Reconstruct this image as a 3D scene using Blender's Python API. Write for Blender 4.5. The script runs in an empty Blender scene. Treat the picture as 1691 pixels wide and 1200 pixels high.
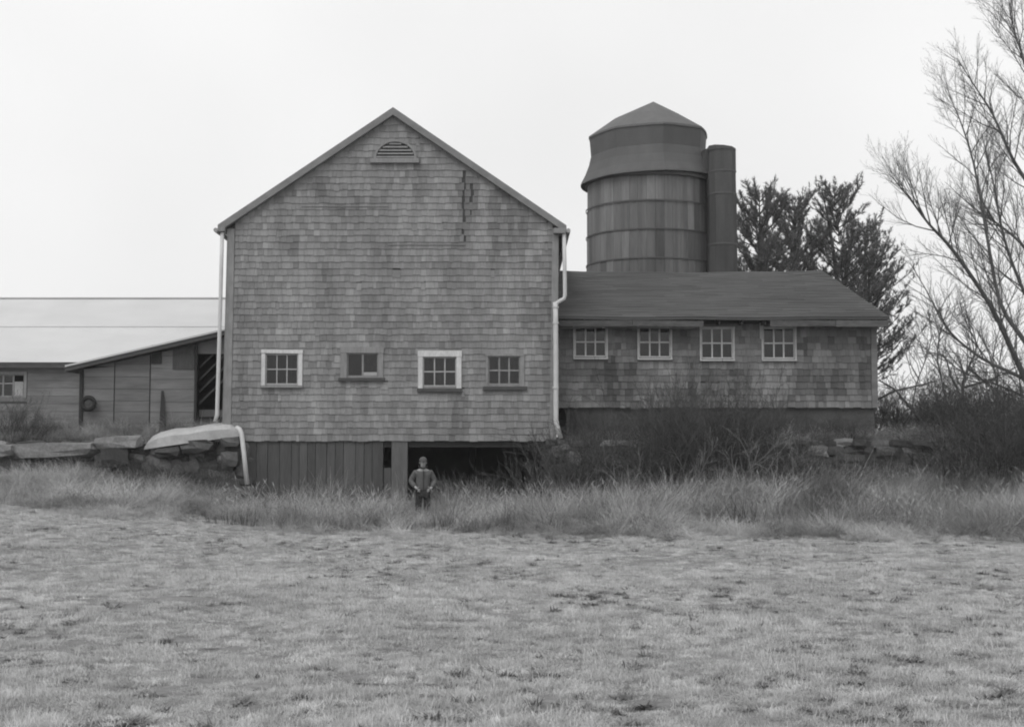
import bpy, math, random
import numpy as np
from mathutils import Vector, Matrix

# ------------------------------------------------------------------ camera
SC = bpy.context.scene
COL = SC.collection
F = 2200.0                      # focal length in photograph pixels
CAMZ = 1.7
TH = math.atan(145.0 / F)       # pitched up a little
cam_d = bpy.data.cameras.new('camera')
cam = bpy.data.objects.new('camera', cam_d)
COL.objects.link(cam)
cam.location = (0, 0, CAMZ)
cam.rotation_euler = (math.pi / 2 + TH, 0, 0)
cam_d.sensor_width = 36.0
cam_d.lens = F / 1691.0 * 36.0
cam_d.clip_end = 3000
SC.camera = cam

# ------------------------------------------------------------------ world: white overcast
SUN_EL, SUN_ROT = math.radians(52), math.radians(215)
w = bpy.data.worlds.new('World')
SC.world = w
w.use_nodes = True
nt = w.node_tree
for n in list(nt.nodes):
    nt.nodes.remove(n)
sky = nt.nodes.new('ShaderNodeTexSky')
sky.sky_type = 'NISHITA'
sky.sun_disc = False
sky.sun_elevation = SUN_EL
sky.sun_rotation = SUN_ROT
sky.dust_density = 6.0
bw = nt.nodes.new('ShaderNodeRGBToBW')
nt.links.new(sky.outputs[0], bw.inputs[0])
mixs = nt.nodes.new('ShaderNodeMix')
mixs.data_type = 'FLOAT'
mixs.inputs[0].default_value = 0.90          # closed cloud deck in front of the clear sky
nt.links.new(bw.outputs[0], mixs.inputs[2])
tcw = nt.nodes.new('ShaderNodeTexCoord')
cln = nt.nodes.new('ShaderNodeTexNoise')               # faint tone in the cloud deck
cln.inputs['Scale'].default_value = 2.2
cln.inputs['Detail'].default_value = 3.0
nt.links.new(tcw.outputs['Generated'], cln.inputs['Vector'])
clm = nt.nodes.new('ShaderNodeMapRange')
clm.inputs['From Min'].default_value = 0.25
clm.inputs['From Max'].default_value = 0.75
clm.inputs['To Min'].default_value = 9.1
clm.inputs['To Max'].default_value = 11.0
nt.links.new(cln.outputs['Fac'], clm.inputs['Value'])
nt.links.new(clm.outputs[0], mixs.inputs[3])
bg = nt.nodes.new('ShaderNodeBackground')
bg.inputs[1].default_value = 0.10
nt.links.new(mixs.outputs[0], bg.inputs[0])
wo = nt.nodes.new('ShaderNodeOutputWorld')
nt.links.new(bg.outputs[0], wo.inputs[0])

# ------------------------------------------------------------------ sun through the cloud
sd = bpy.data.lights.new('sun', 'SUN')
sd.energy = 1.2
sd.angle = math.radians(35)
so = bpy.data.objects.new('sun', sd)
COL.objects.link(so)
_dir = Vector((math.sin(SUN_ROT) * math.cos(SUN_EL), math.cos(SUN_ROT) * math.cos(SUN_EL), math.sin(SUN_EL)))
so.rotation_euler = _dir.to_track_quat('Z', 'Y').to_euler()
so.location = (-10, -10, 30)

SC.view_settings.view_transform = 'Standard'
SC.view_settings.look = 'None'
SC.view_settings.exposure = 0.0
SC.view_settings.gamma = 1.0
SC.view_settings.use_curve_mapping = False
SC.render.engine = 'CYCLES'
SC.cycles.pixel_filter_type = 'BLACKMAN_HARRIS'
SC.cycles.filter_width = 2.0
SC.cycles.max_bounces = 5
SC.cycles.diffuse_bounces = 2
SC.cycles.glossy_bounces = 2

R = random.Random(11)
RNG = np.random.default_rng(5)


def W(px, py, Y):
    """photograph pixel + depth -> world point"""
    u = (px - 845.5) / F
    v = (600.0 - py) / F
    dy = math.cos(TH) - v * math.sin(TH)
    dz = math.sin(TH) + v * math.cos(TH)
    t = Y / dy
    return Vector((u * t, Y, CAMZ + dz * t))


# ------------------------------------------------------------------ materials (the photograph is black and white)
def mat(name, base, var=0.25, big=0.0, bigscale=(0.6, 0.6, 0.6), fine=0.12, finescale=(30, 30, 30), rough=0.85,
        bump=0.0, spec=0.25, rnd=0.0, trans=0.0, metal=0.0, mid=0.0, midscale=(3, 3, 3)):
    m = bpy.data.materials.new(name)
    m.use_nodes = True
    t = m.node_tree
    N, L = t.nodes, t.links
    p = N['Principled BSDF']
    p.inputs['Roughness'].default_value = rough
    p.inputs['Specular IOR Level'].default_value = spec
    p.inputs['Metallic'].default_value = metal
    geo = N.new('ShaderNodeNewGeometry')

    def math_(op, a, b):
        q = N.new('ShaderNodeMath')
        q.operation = op
        for i, s in enumerate((a, b)):
            if isinstance(s, (int, float)):
                q.inputs[i].default_value = s
            else:
                L.new(s, q.inputs[i])
        return q.outputs[0]

    def noise(scale, detail=3.0):
        mp = N.new('ShaderNodeVectorMath')
        mp.operation = 'MULTIPLY'
        mp.inputs[1].default_value = scale
        L.new(geo.outputs['Position'], mp.inputs[0])
        n = N.new('ShaderNodeTexNoise')
        n.inputs['Scale'].default_value = 1.0
        n.inputs['Detail'].default_value = detail
        L.new(mp.outputs[0], n.inputs['Vector'])
        return n.outputs['Fac']

    at = N.new('ShaderNodeAttribute')
    at.attribute_name = 'shade'
    v = math_('ADD', 1.0, math_('MULTIPLY', math_('SUBTRACT', at.outputs['Fac'], 0.5), 2 * var))
    if big:
        v = math_('MULTIPLY', v, math_('ADD', 1.0, math_('MULTIPLY', math_('SUBTRACT', noise(bigscale), 0.5), 4 * big)))
    if mid:
        v = math_('MULTIPLY', v, math_('ADD', 1.0, math_('MULTIPLY', math_('SUBTRACT', noise(midscale), 0.5), 4 * mid)))
    fn = noise(finescale, 4.0)
    if fine:
        v = math_('MULTIPLY', v, math_('ADD', 1.0, math_('MULTIPLY', math_('SUBTRACT', fn, 0.5), 4 * fine)))
    if rnd:
        oi = N.new('ShaderNodeObjectInfo')
        v = math_('MULTIPLY', v, math_('ADD', 1.0, math_('MULTIPLY', math_('SUBTRACT', oi.outputs['Random'], 0.5), 2 * rnd)))
    v = math_('MAXIMUM', math_('MULTIPLY', v, base), 0.004)
    L.new(v, p.inputs['Base Color'])
    if bump:
        b = N.new('ShaderNodeBump')
        b.inputs['Strength'].default_value = bump
        b.inputs['Distance'].default_value = 0.02
        L.new(fn, b.inputs['Height'])
        L.new(b.outputs[0], p.inputs['Normal'])
    if trans:
        td = N.new('ShaderNodeBsdfTranslucent')
        L.new(v, td.inputs['Color'])
        mx = N.new('ShaderNodeMixShader')
        mx.inputs[0].default_value = trans
        L.new(p.outputs[0], mx.inputs[1])
        L.new(td.outputs[0], mx.inputs[2])
        L.new(mx.outputs[0], N['Material Output'].inputs['Surface'])
    return m


def glass_mat():
    m = bpy.data.materials.new('old_glass')
    m.use_nodes = True
    N, L = m.node_tree.nodes, m.node_tree.links
    N.remove(N['Principled BSDF'])
    g = N.new('ShaderNodeBsdfGlossy')
    g.inputs['Roughness'].default_value = 0.08
    g.inputs['Color'].default_value = (1, 1, 1, 1)
    tr = N.new('ShaderNodeBsdfTransparent')
    tr.inputs['Color'].default_value = (0.55, 0.55, 0.55, 1)
    df = N.new('ShaderNodeBsdfDiffuse')          # dust film
    df.inputs['Color'].default_value = (0.25, 0.25, 0.25, 1)
    m0 = N.new('ShaderNodeMixShader')
    m0.inputs[0].default_value = 0.03
    L.new(tr.outputs[0], m0.inputs[1])
    L.new(df.outputs[0], m0.inputs[2])
    fr = N.new('ShaderNodeFresnel')
    fr.inputs[0].default_value = 1.5
    mx = N.new('ShaderNodeMixShader')
    L.new(fr.outputs[0], mx.inputs[0])
    L.new(m0.outputs[0], mx.inputs[1])
    L.new(g.outputs[0], mx.inputs[2])
    L.new(mx.outputs[0], N['Material Output'].inputs['Surface'])
    return m


M = dict(
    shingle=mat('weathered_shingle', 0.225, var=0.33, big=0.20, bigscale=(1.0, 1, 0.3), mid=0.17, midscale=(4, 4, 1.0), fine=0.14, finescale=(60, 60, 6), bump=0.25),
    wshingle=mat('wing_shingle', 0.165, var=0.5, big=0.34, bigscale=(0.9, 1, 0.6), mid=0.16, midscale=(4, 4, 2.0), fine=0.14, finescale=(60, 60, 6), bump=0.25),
    sheath=mat('old_sheathing', 0.06, var=0.2, fine=0.2, finescale=(2, 2, 30)),
    trim=mat('grey_trim', 0.24, var=0.3, fine=0.15, finescale=(20, 20, 3), mid=0.1),
    rake=mat('rake_board', 0.20, var=0.3, fine=0.15, finescale=(4, 20, 4), mid=0.1),
    white=mat('flaking_white_paint', 0.56, var=0.2, mid=0.14, midscale=(5, 5, 2.5), fine=0.15, finescale=(40, 40, 12), bump=0.15),
    cream=mat('dull_white_paint', 0.36, var=0.2, mid=0.12, midscale=(5, 5, 3), fine=0.12, finescale=(40, 40, 12)),
    wframe=mat('weathered_white_frame', 0.46, var=0.2, mid=0.14, midscale=(4, 4, 4), fine=0.14, finescale=(40, 40, 14)),
    eave=mat('stained_eave_board', 0.10, var=0.4, mid=0.25, midscale=(2, 2, 6), fine=0.2, finescale=(8, 20, 20)),
    sill=mat('dark_sill_wood', 0.075, fine=0.2, finescale=(4, 20, 20)),
    board=mat('bare_board', 0.085, var=0.5, mid=0.14, midscale=(6, 6, 0.7), fine=0.2, finescale=(50, 50, 3), bump=0.3),
    hboard=mat('shed_board', 0.165, var=0.45, mid=0.24, midscale=(0.9, 2, 4), fine=0.16, finescale=(3, 10, 50), bump=0.3, big=0.1),
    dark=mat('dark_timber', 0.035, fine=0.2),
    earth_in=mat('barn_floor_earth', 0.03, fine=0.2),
    roof=mat('asphalt_roof', 0.080, var=0.2, mid=0.08, midscale=(1.5, 5, 5), big=0.16, bigscale=(0.5, 0.5, 1.5), fine=0.10, finescale=(40, 40, 40), bump=0.2),
    metal=mat('pale_metal_roof', 0.52, var=0.015, big=0.05, mid=0.04, midscale=(0.6, 1.5, 1.5), fine=0.03, rough=0.6),
    pipe=mat('painted_downpipe', 0.55, var=0.15, fine=0.10, finescale=(20, 20, 6), rough=0.6),
    gutter=mat('gutter', 0.33, fine=0.1),
    stave=mat('silo_stave', 0.165, var=0.5, mid=0.30, midscale=(5, 5, 0.3), fine=0.14, finescale=(40, 40, 3), bump=0.2),
    siloroof=mat('silo_roof', 0.098, var=0.08, mid=0.12, midscale=(2, 2, 0.6), fine=0.08, rough=0.75),
    silocap=mat('silo_cap', 0.118, var=0.08, mid=0.12, fine=0.08, rough=0.75),
    hoop=mat('silo_hoop', 0.10, fine=0.1),
    chute=mat('silo_chute', 0.068, var=0.5, mid=0.22, midscale=(4, 4, 0.5), fine=0.14),
    stone=mat('field_stone', 0.125, var=0.8, mid=0.22, midscale=(4, 4, 6), fine=0.25, finescale=(18, 18, 18), bump=0.6),
    canvas=mat('pale_cover', 0.38, var=0.1, big=0.1, bigscale=(2, 2, 2), mid=0.14, midscale=(3, 3, 3), fine=0.08, finescale=(16, 16, 16), bump=0.2),
    concrete=mat('stained_foundation', 0.085, var=0.2, big=0.2, mid=0.15, fine=0.15, bump=0.3),
    bark=mat('grey_bark', 0.11, fine=0.25, finescale=(25, 25, 6), bump=0.4),
    pinebark=mat('pine_bark', 0.045, fine=0.2),
    twig=mat('bare_twig', 0.062, var=0.5, fine=0.1),
    bramble=mat('bramble_stem', 0.068, var=0.6, fine=0.1),
    pale_stem=mat('dry_stem', 0.22, var=0.4, fine=0.1),
    needle=mat('pine_needle', 0.13, var=0.45, fine=0.0, trans=0.25),
    grass=mat('dead_grass', 0.53, var=0.32, big=0.14, bigscale=(0.45, 0.45, 0.5), mid=0.22, midscale=(5.0, 5.0, 2.4), fine=0.0, rnd=0.16, trans=0.35, rough=0.7),
    stalk=mat('pale_seed_stalk', 0.27, var=0.35, fine=0.0, rnd=0.3),
    fleck=mat('dark_field_weed', 0.26, var=0.5, fine=0.0, rnd=0.4, trans=0.2),
    tall=mat('tall_dead_grass', 0.37, var=0.45, big=0.32, bigscale=(0.5, 0.5, 0.4), mid=0.22, midscale=(1.9, 1.9, 1.4), fine=0.0, rnd=0.35, trans=0.25, rough=0.7),
    ground=mat('field_soil', 0.17, var=0.0, big=0.12, bigscale=(0.5, 0.5, 0.5), mid=0.24, midscale=(2.4, 2.4, 2.4), fine=0.22, finescale=(14, 14, 14), bump=0.6),
    skin=mat('skin', 0.42, fine=0.05),
    jacket=mat('grey_work_jacket', 0.095, fine=0.1, mid=0.1, midscale=(12, 12, 12), bump=0.2),
    trouser=mat('dark_trousers', 0.03, fine=0.1),
    cap=mat('grey_cap', 0.10, fine=0.1),
    rubber=mat('black_rubber', 0.025, fine=0.1),
    glass=glass_mat(),
)


# ------------------------------------------------------------------ builders
def wloc(o):
    v = Vector((0, 0, 0))
    while o is not None:
        v += o.location
        o = o.parent
    return v


class MB:
    def __init__(s):
        s.v, s.f, s.s = [], [], []

    def face(s, pts, sh=0.5):
        b = len(s.v)
        s.v += [tuple(p) for p in pts]
        s.f.append(tuple(range(b, b + len(pts))))
        s.s.append(sh)

    def hexa(s, p, sh=0.5):
        """8 points: 0-3 one face loop, 4-7 the opposite loop"""
        b = len(s.v)
        s.v += [tuple(q) for q in p]
        for f in ((0, 1, 2, 3), (7, 6, 5, 4), (4, 5, 1, 0), (5, 6, 2, 1), (6, 7, 3, 2), (7, 4, 0, 3)):
            s.f.append(tuple(b + i for i in f))
            s.s.append(sh)

    def box(s, x0, x1, y0, y1, z0, z1, sh=0.5):
        s.hexa([(x0, y0, z0), (x1, y0, z0), (x1, y0, z1), (x0, y0, z1), (x0, y1, z0), (x1, y1, z0), (x1, y1, z1), (x0, y1, z1)], sh)

    def prism(s, poly, y0, y1, sh=0.5):
        """poly: list of (x,z), extruded y0..y1"""
        n = len(poly)
        b = len(s.v)
        s.v += [(x, y0, z) for x, z in poly] + [(x, y1, z) for x, z in poly]
        s.f.append(tuple(b + i for i in range(n)))
        s.f.append(tuple(b + n + i for i in reversed(range(n))))
        s.s += [sh, sh]
        for i in range(n):
            j = (i + 1) % n
            s.f.append((b + j, b + i, b + n + i, b + n + j))
            s.s.append(sh)

    def tube(s, pts, rad, sides=8, cap=True, sh=0.5):
        pts = [Vector(p) for p in pts]
        n = len(pts)
        rad = rad if isinstance(rad, (list, tuple)) else [rad] * n
        b = len(s.v)
        up = None
        for i in range(n):
            d = (pts[min(i + 1, n - 1)] - pts[max(i - 1, 0)])
            if d.length < 1e-9:
                d = Vector((0, 0, 1))
            d.normalize()
            if up is None:
                up = Vector((1, 0, 0)) if abs(d.x) < 0.8 else Vector((0, 1, 0))
            a = up - d * up.dot(d)
            if a.length < 1e-6:
                a = Vector((0.3, 0.9, 0.1)) - d * d.dot(Vector((0.3, 0.9, 0.1)))
            a.normalize()
            up = a
            c = d.cross(a)
            for k in range(sides):
                t = 2 * math.pi * k / sides
                s.v.append(tuple(pts[i] + (a * math.cos(t) + c * math.sin(t)) * rad[i]))
        for i in range(n - 1):
            for k in range(sides):
                k2 = (k + 1) % sides
                s.f.append((b + i * sides + k, b + i * sides + k2, b + (i + 1) * sides + k2, b + (i + 1) * sides + k))
                s.s.append(sh)
        if cap:
            s.f.append(tuple(b + k for k in reversed(range(sides))))
            s.f.append(tuple(b + (n - 1) * sides + k for k in range(sides)))
            s.s += [sh, sh]

    def mesh(s, name, off=(0, 0, 0), smooth=False):
        me = bpy.data.meshes.new(name)
        ox, oy, oz = off
        me.from_pydata([(x - ox, y - oy, z - oz) for x, y, z in s.v], [], s.f)
        a = me.attributes.new('shade', 'FLOAT', 'FACE')
        a.data.foreach_set('value', s.s)
        if smooth:
            me.polygons.foreach_set('use_smooth', [True] * len(me.polygons))
        return me

    def build(s, name, m, parent=None, smooth=False, loc=None):
        """parent given: vertices are world coordinates.  loc: origin of a top-level thing"""
        off = wloc(parent) if parent is not None else (loc or (0, 0, 0))
        o = bpy.data.objects.new(name, s.mesh(name, off, smooth))
        COL.objects.link(o)
        o.data.materials.append(M[m] if isinstance(m, str) else m)
        if parent is not None:
            o.parent = parent
        elif loc:
            o.location = loc
        return o


def tag(o, label=None, cat=None, group=None, kind=None):
    if label:
        o['label'] = label
    if cat:
        o['category'] = cat
    if group:
        o['group'] = group
    if kind:
        o['kind'] = kind
    return o


def thing(name, loc, label, cat, group=None):
    o = bpy.data.objects.new(name, None)
    o.empty_display_size = 0.3
    COL.objects.link(o)
    o.location = loc
    return tag(o, label, cat, group)


def piece(name, mesh, m, parent, pos, scale=(1, 1, 1), rot=(0, 0, 0)):
    o = bpy.data.objects.new(name, mesh)
    COL.objects.link(o)
    if m and not mesh.materials:
        mesh.materials.append(M[m])
    o.parent = parent
    o.location = Vector(pos) - wloc(parent)
    o.scale = scale
    o.rotation_euler = rot
    return o


def box_part(name, m, parent, x0, x1, y0, y1, z0, z1, sh=0.5):
    b = MB()
    b.box(x0, x1, y0, y1, z0, z1, sh)
    return b.build(name, m, parent)


def sstep(a, b, x):
    t = np.clip((x - a) / (b - a), 0, 1)
    return t * t * (3 - 2 * t)


def vnoise(x, y, seed=0):
    """cheap smooth value noise"""
    x = np.asarray(x, float)
    y = np.asarray(y, float)
    xi, yi = np.floor(x).astype(int), np.floor(y).astype(int)
    fx, fy = x - xi, y - yi
    fx, fy = fx * fx * (3 - 2 * fx), fy * fy * (3 - 2 * fy)

    def h(a, b):
        n = (a * 374761393 + b * 668265263 + seed * 1442695) & 0x7fffffff
        n = ((n ^ (n >> 13)) * 1274126177) & 0x7fffffff
        return ((n ^ (n >> 16)) & 0xffff) / 65535.0
    return (h(xi, yi) * (1 - fx) + h(xi + 1, yi) * fx) * (1 - fy) + (h(xi, yi + 1) * (1 - fx) + h(xi + 1, yi + 1) * fx) * fy


# ------------------------------------------------------------------ ground
YB = 35.0                                   # plane of the barn front
XL, XR = W(368, 728, YB).x, W(918, 728, YB).x
BACK = 49.0


def height(x, y):
    x = np.asarray(x, float)
    y = np.asarray(y, float)
    left = sstep(-3.5, -12.0, x) * sstep(8, 28, y)
    z = 0.50 * left
    # bank in front of the walls
    bankl = sstep(-6.5, -9.0, x)
    z = z + bankl * 0.35 * sstep(29, 34.6, y)
    bankr = sstep(2.0, 5.0, x)
    z = z + bankr * 0.55 * sstep(28.5, 34, y)
    z = z + sstep(10.5, 12.5, x) * 1.0 * sstep(30, 36, y)
    z = z - 0.10 * np.exp(-((x + 2.1) / 2.0) ** 2 - ((y - 32.0) / 1.6) ** 2)
    # terraces behind the walls
    tl = np.where((x < XL - 0.12), sstep(35.15, 35.5, y), 0.0)
    tr = np.where((x > XR + 0.12), sstep(34.75, 35.1, y), 0.0)
    back = sstep(BACK - 0.4, BACK, y)
    ter = 1.88 + 0.45 * sstep(35.5, 37.5, y)
    ter_r = 1.9 + 0.25 * sstep(35.1, 36.2, y)
    z = np.where(x < XL - 0.12, z * (1 - tl) + ter * tl, z)
    z = np.where(x > XR + 0.12, z * (1 - tr) + ter_r * tr, z)
    mid = (x >= XL - 0.12) & (x <= XR + 0.12)
    z = np.where(mid, np.where(y > 34.9, z * 0, z) * (1 - back) + 2.3 * back, z)
    rough = 0.08 * (vnoise(x * 0.35, y * 0.35, 3) - 0.5) + 0.03 * (vnoise(x * 1.3, y * 1.3, 7) - 0.5) + 0.02 * (vnoise(x * 3.5, y * 3.5, 9) - 0.5)
    inside = mid & (y > 34.9) & (y < BACK)
    return z + np.where(inside, 0, rough)


gx = np.concatenate([np.array([-900, -400, -200, -100, -60, -40]), np.arange(-28, 28.01, 0.2), np.array([40, 60, 100, 200, 400, 900])])
gy = np.concatenate([np.array([-300, -80, -30, -10, 0]), np.arange(4, 52.01, 0.2), np.array([56, 62, 75, 100, 160, 300, 600, 1500])])
X, Y = np.meshgrid(gx, gy)
Z = height(X, Y)
nx, ny = len(gx), len(gy)
idx = np.arange(nx * ny).reshape(ny, nx)
quads = np.stack([idx[:-1, :-1], idx[:-1, 1:], idx[1:, 1:], idx[1:, :-1]], -1).reshape(-1, 4)
me = bpy.data.meshes.new('ground')
me.from_pydata(np.stack([X, Y, Z], -1).reshape(-1, 3).tolist(), [], quads.tolist())
me.polygons.foreach_set('use_smooth', [True] * len(me.polygons))
me.materials.append(M['ground'])
a = me.attributes.new('shade', 'FLOAT', 'FACE')
a.data.foreach_set('value', [0.5] * len(me.polygons))
ground = bpy.data.objects.new('ground', me)
COL.objects.link(ground)
tag(ground, 'pale dead pasture rising to banks beside the barn', kind='structure')


# ------------------------------------------------------------------ shingles
_sh_cache = {}


def shingle_mesh(level, kind):
    k = (level, kind)
    if k not in _sh_cache:
        b = MB()
        h = EXPO + 0.03
        t = 0.027
        b.hexa([(0, -t, 0), (1, -t, 0), (1, -0.006, h), (0, -0.006, h), (0, 0, 0), (1, 0, 0), (1, 0, h), (0, 0, h)], level / 8.0)
        _sh_cache[k] = b.mesh('shingle')
        _sh_cache[k].materials.append(M[kind])
    return _sh_cache[k]


EXPO = 0.175


def shingle_wall(parent, y, z0, z1, xr, holes, m, seed, nind=300, stain=None):
    r = random.Random(seed)
    out = []
    k = 0
    z = z0
    while z < z1:
        wob = 0.008 * math.sin(k * 1.7)
        xl, xh = xr(z + EXPO * 0.5)
        iv = [(xl, xh)]
        for (a0, a1, b0, b1) in holes:
            if z + EXPO * 0.55 > b0 and z + EXPO * 0.45 < b1:
                n = []
                for (p, q) in iv:
                    if a1 <= p or a0 >= q:
                        n.append((p, q))
                    else:
                        if a0 - p > 0.02:
                            n.append((p, a0))
                        if q - a1 > 0.02:
                            n.append((a1, q))
                iv = n
        rowsh = r.gauss(0, 0.06)
        for (p, q) in iv:
            x = p
            while x < q - 0.01:
                wd = r.choice((0.08, 0.10, 0.12, 0.14, 0.16, 0.19, 0.22))
                if q - (x + wd) < 0.07:
                    wd = q - x
                lev = min(8, max(0, int(round(4 + 8 * (r.gauss(0, 0.15) + rowsh)))))
                if stain:
                    lev = min(8, max(0, int(round(lev - 8 * stain(x + wd / 2, z + EXPO / 2) * r.uniform(0.6, 1.3)))))
                dz = r.uniform(-0.015, 0.013) + wob * 0.6
                if r.random() < 0.012:
                    dz -= r.uniform(0.02, 0.06)
                out.append((x, z + dz, wd, lev))
                x += wd
        z += EXPO
        k += 1
    order = sorted(range(len(out)), key=lambda i: -out[i][2])
    big = set(order[:nind])
    rest = MB()
    for i, (x, z, wd, lev) in enumerate(out):
        g = 0.004
        if i in big:
            piece('shingle', shingle_mesh(lev, m), None, parent, (x + g / 2, y, z), (wd - g, 1, 1))
        else:
            h = EXPO + 0.03
            x0, x1, t = x + g / 2, x + wd - g / 2, 0.027
            rest.hexa([(x0, y - t, z), (x1, y - t, z), (x1, y - 0.006, z + h), (x0, y - 0.006, z + h), (x0, y, z), (x1, y, z), (x1, y, z + h), (x0, y, z + h)], lev / 8.0)
    if rest.v:
        tag(rest.build('shingle_field', m, parent), kind='stuff')


def wall_with_holes(b, y0, y1, x0, x1, z0, z1, holes, sh=0.5):
    xs = sorted({x0, x1} | {h[0] for h in holes} | {h[1] for h in holes})
    for xa, xb in zip(xs[:-1], xs[1:]):
        cuts = sorted([(h[2], h[3]) for h in holes if h[0] < (xa + xb) / 2 < h[1]])
        z = z0
        for c0, c1 in cuts:
            b.box(xa, xb, y0, y1, z, c0, sh)
            z = c1
        b.box(xa, xb, y0, y1, z, z1, sh)


# ------------------------------------------------------------------ windows
def window(parent, px, Yw, cols, rows, case, casem, sashm, sill=None, headm=None, sillm='sill', mw=0.028, skip_pane=(), mull_w=None, label=None, backm='shingle'):
    """px: glazed opening in photograph pixels.  window > pane, muntin, sill, sash"""
    p0, p1 = W(px[0], px[3], Yw), W(px[1 + 1], px[1], Yw)
    x0, x1, z0, z1 = p0.x, p1.x, p0.z, p1.z
    cl, cr, ct, cb = case
    yo, yi = Yw - 0.052, Yw + 0.06
    s = MB()
    e = 0.035
    ys0, ys1 = Yw + 0.0, Yw + 0.045
    s.box(x0, x0 + e, ys0, ys1, z0, z1)
    s.box(x1 - e, x1, ys0, ys1, z0, z1)
    s.box(x0 + e, x1 - e, ys0, ys1, z1 - e, z1)
    s.box(x0 + e, x1 - e, ys0, ys1, z0, z0 + e)
    wn = s.build('window', sashm, parent)
    if label:
        wn['label'] = label
    box_part('casing', casem, wn, x0 - cl, x0 - 0.001, yo, yi, z0 - cb, z1)
    box_part('casing', casem, wn, x1 + 0.001, x1 + cr, yo + 0.002, yi, z0 - cb, z1)
    if ct:
        k = 0.014 if headm else 0.0
        h = MB()
        h.hexa([(x0 - cl - 0.01, yo - 0.006, z1 + 0.002 + k), (x1 + cr + 0.01, yo - 0.006, z1 + 0.002), (x1 + cr + 0.01, yo - 0.006, z1 + ct), (x0 - cl - 0.01, yo - 0.006, z1 + ct + k),
                (x0 - cl - 0.01, yi, z1 + 0.002 + k), (x1 + cr + 0.01, yi, z1 + 0.002), (x1 + cr + 0.01, yi, z1 + ct), (x0 - cl - 0.01, yi, z1 + ct + k)])
        h.build('head_casing', headm or casem, wn)
    X0, X1, Z0, Z1 = x0 + e, x1 - e, z0 + e, z1 - e
    mull_w = mull_w or mw
    for i in range(1, cols):
        xm = X0 + (X1 - X0) * i / cols
        b = MB()
        b.box(xm - mull_w / 2, xm + mull_w / 2, ys0 + 0.004, ys1 - 0.006, Z0, Z1)
        b.build('muntin', sashm, wn)
    for j in range(1, rows):
        zm = Z0 + (Z1 - Z0) * j / rows
        b = MB()
        b.box(X0, X1, ys0 + 0.008, ys1 - 0.010, zm - mw / 2, zm + mw / 2)
        b.build('muntin', sashm, wn)
    for i in range(cols):
        for j in range(rows):
            if (i, j) in skip_pane:
                continue
            xa, xb = X0 + (X1 - X0) * i / cols, X0 + (X1 - X0) * (i + 1) / cols
            za, zb = Z0 + (Z1 - Z0) * j / rows, Z0 + (Z1 - Z0) * (j + 1) / rows
            b = MB()
            tl = R.uniform(-0.004, 0.004)
            tv = R.uniform(-0.004, 0.004)
            y = ys0 + 0.022
            b.face([(xa, y - tl + tv, za), (xb, y + tl + tv, za), (xb, y + tl - tv, zb), (xa, y - tl - tv, zb)])
            b.build('pane', 'glass', wn)
    sb = z0 - cb - (sill[1] if sill else 0)
    b = MB()
    wall_with_holes(b, Yw - 0.0055, Yw - 0.0005, x0 - cl - 0.02, x1 + cr + 0.02, sb - 0.11, z1 + ct + 0.11, [(x0 - 0.001, x1 + 0.001, z0 - 0.001, z1 + 0.001)])
    b.build('backing_board', backm, wn)
    if sill:
        b = MB()
        b.box(x0 - cl - sill[0], x1 + cr + sill[0], yo - 0.045, yi, z0 - cb - sill[1], z0 - cb - 0.001)
        b.build('sill', sillm, wn)
    return wn, (x0 - cl, x1 + cr, z0 - cb - (sill[1] if sill else 0), z1 + ct), (x0, x1, z0, z1)


def px_rect(a, b, c, d, Yw):
    p, q = W(a, d, Yw), W(c, b, Yw)
    return (p.x, q.x, p.z, q.z)


# ------------------------------------------------------------------ barn
zb = W(640, 728, YB).z                      # bottom of the shingled wall
ze = W(640, 378, YB).z                      # eaves
za = W(650, 190, YB).z                      # apex
LEAN = 0.012


def lean(x, z):
    return x + LEAN * (z - zb)


xa = W(650, 190, YB).x
XLe, XRe = lean(XL, ze), lean(XR, ze)
barn = thing('barn', ((XL + XR) / 2, YB, 0), 'large weathered shingled gable barn with four small windows and half-round vent', 'barn')
wins = [
    dict(px=(438, 584, 493, 635), cols=3, rows=2, case=(0.10, 0.11, 0.10, 0.02), casem='white', sashm='cream', headm='white', sill=(0.02, 0.06), sillm='trim', label='window with flaking white paint'),
    dict(px=(573, 583, 625, 622), cols=2, rows=1, case=(0.17, 0.13, 0.16, 0.03), casem='trim', sashm='trim', sill=(0.05, 0.08), mw=0.05),
    dict(px=(698, 589, 754, 638), cols=3, rows=2, case=(0.12, 0.13, 0.16, 0.05), casem='white', sashm='cream', sill=(0.02, 0.09), mw=0.035, label='window with wide bright white casing'),
    dict(px=(806, 588, 859, 635), cols=3, rows=2, case=(0.06, 0.11, 0.06, 0.05), casem='trim', sashm='trim', sill=(0.07, 0.09), mw=0.04),
]
outer, openings = [], []
for d in wins:
    q = d.pop('px')
    wn, o, g = window(barn, q, YB, **d)
    outer.append(o)
    openings.append(g)
    if d['cols'] == 2:                       # the half-raised right leaf shows a pale bottom rail
        box_part('sash_rail', 'cream', wn, (g[0] + g[1]) / 2 + 0.03, g[1] - 0.036, YB - 0.004, YB + 0.02, g[2] + 0.036, g[2] + 0.12)
b = MB()
zw = ze - 0.02
wall_with_holes(b, YB, YB + 0.06, XL, XR, zb + 0.02, W(640, 560, YB).z, openings)
zt = W(640, 560, YB).z
b.prism([(XL, zt), (XR, zt), (XRe, ze), (xa, za), (XLe, ze)], YB, YB + 0.06)
b.build('front_wall', 'sheath', barn)
b = MB()
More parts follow.
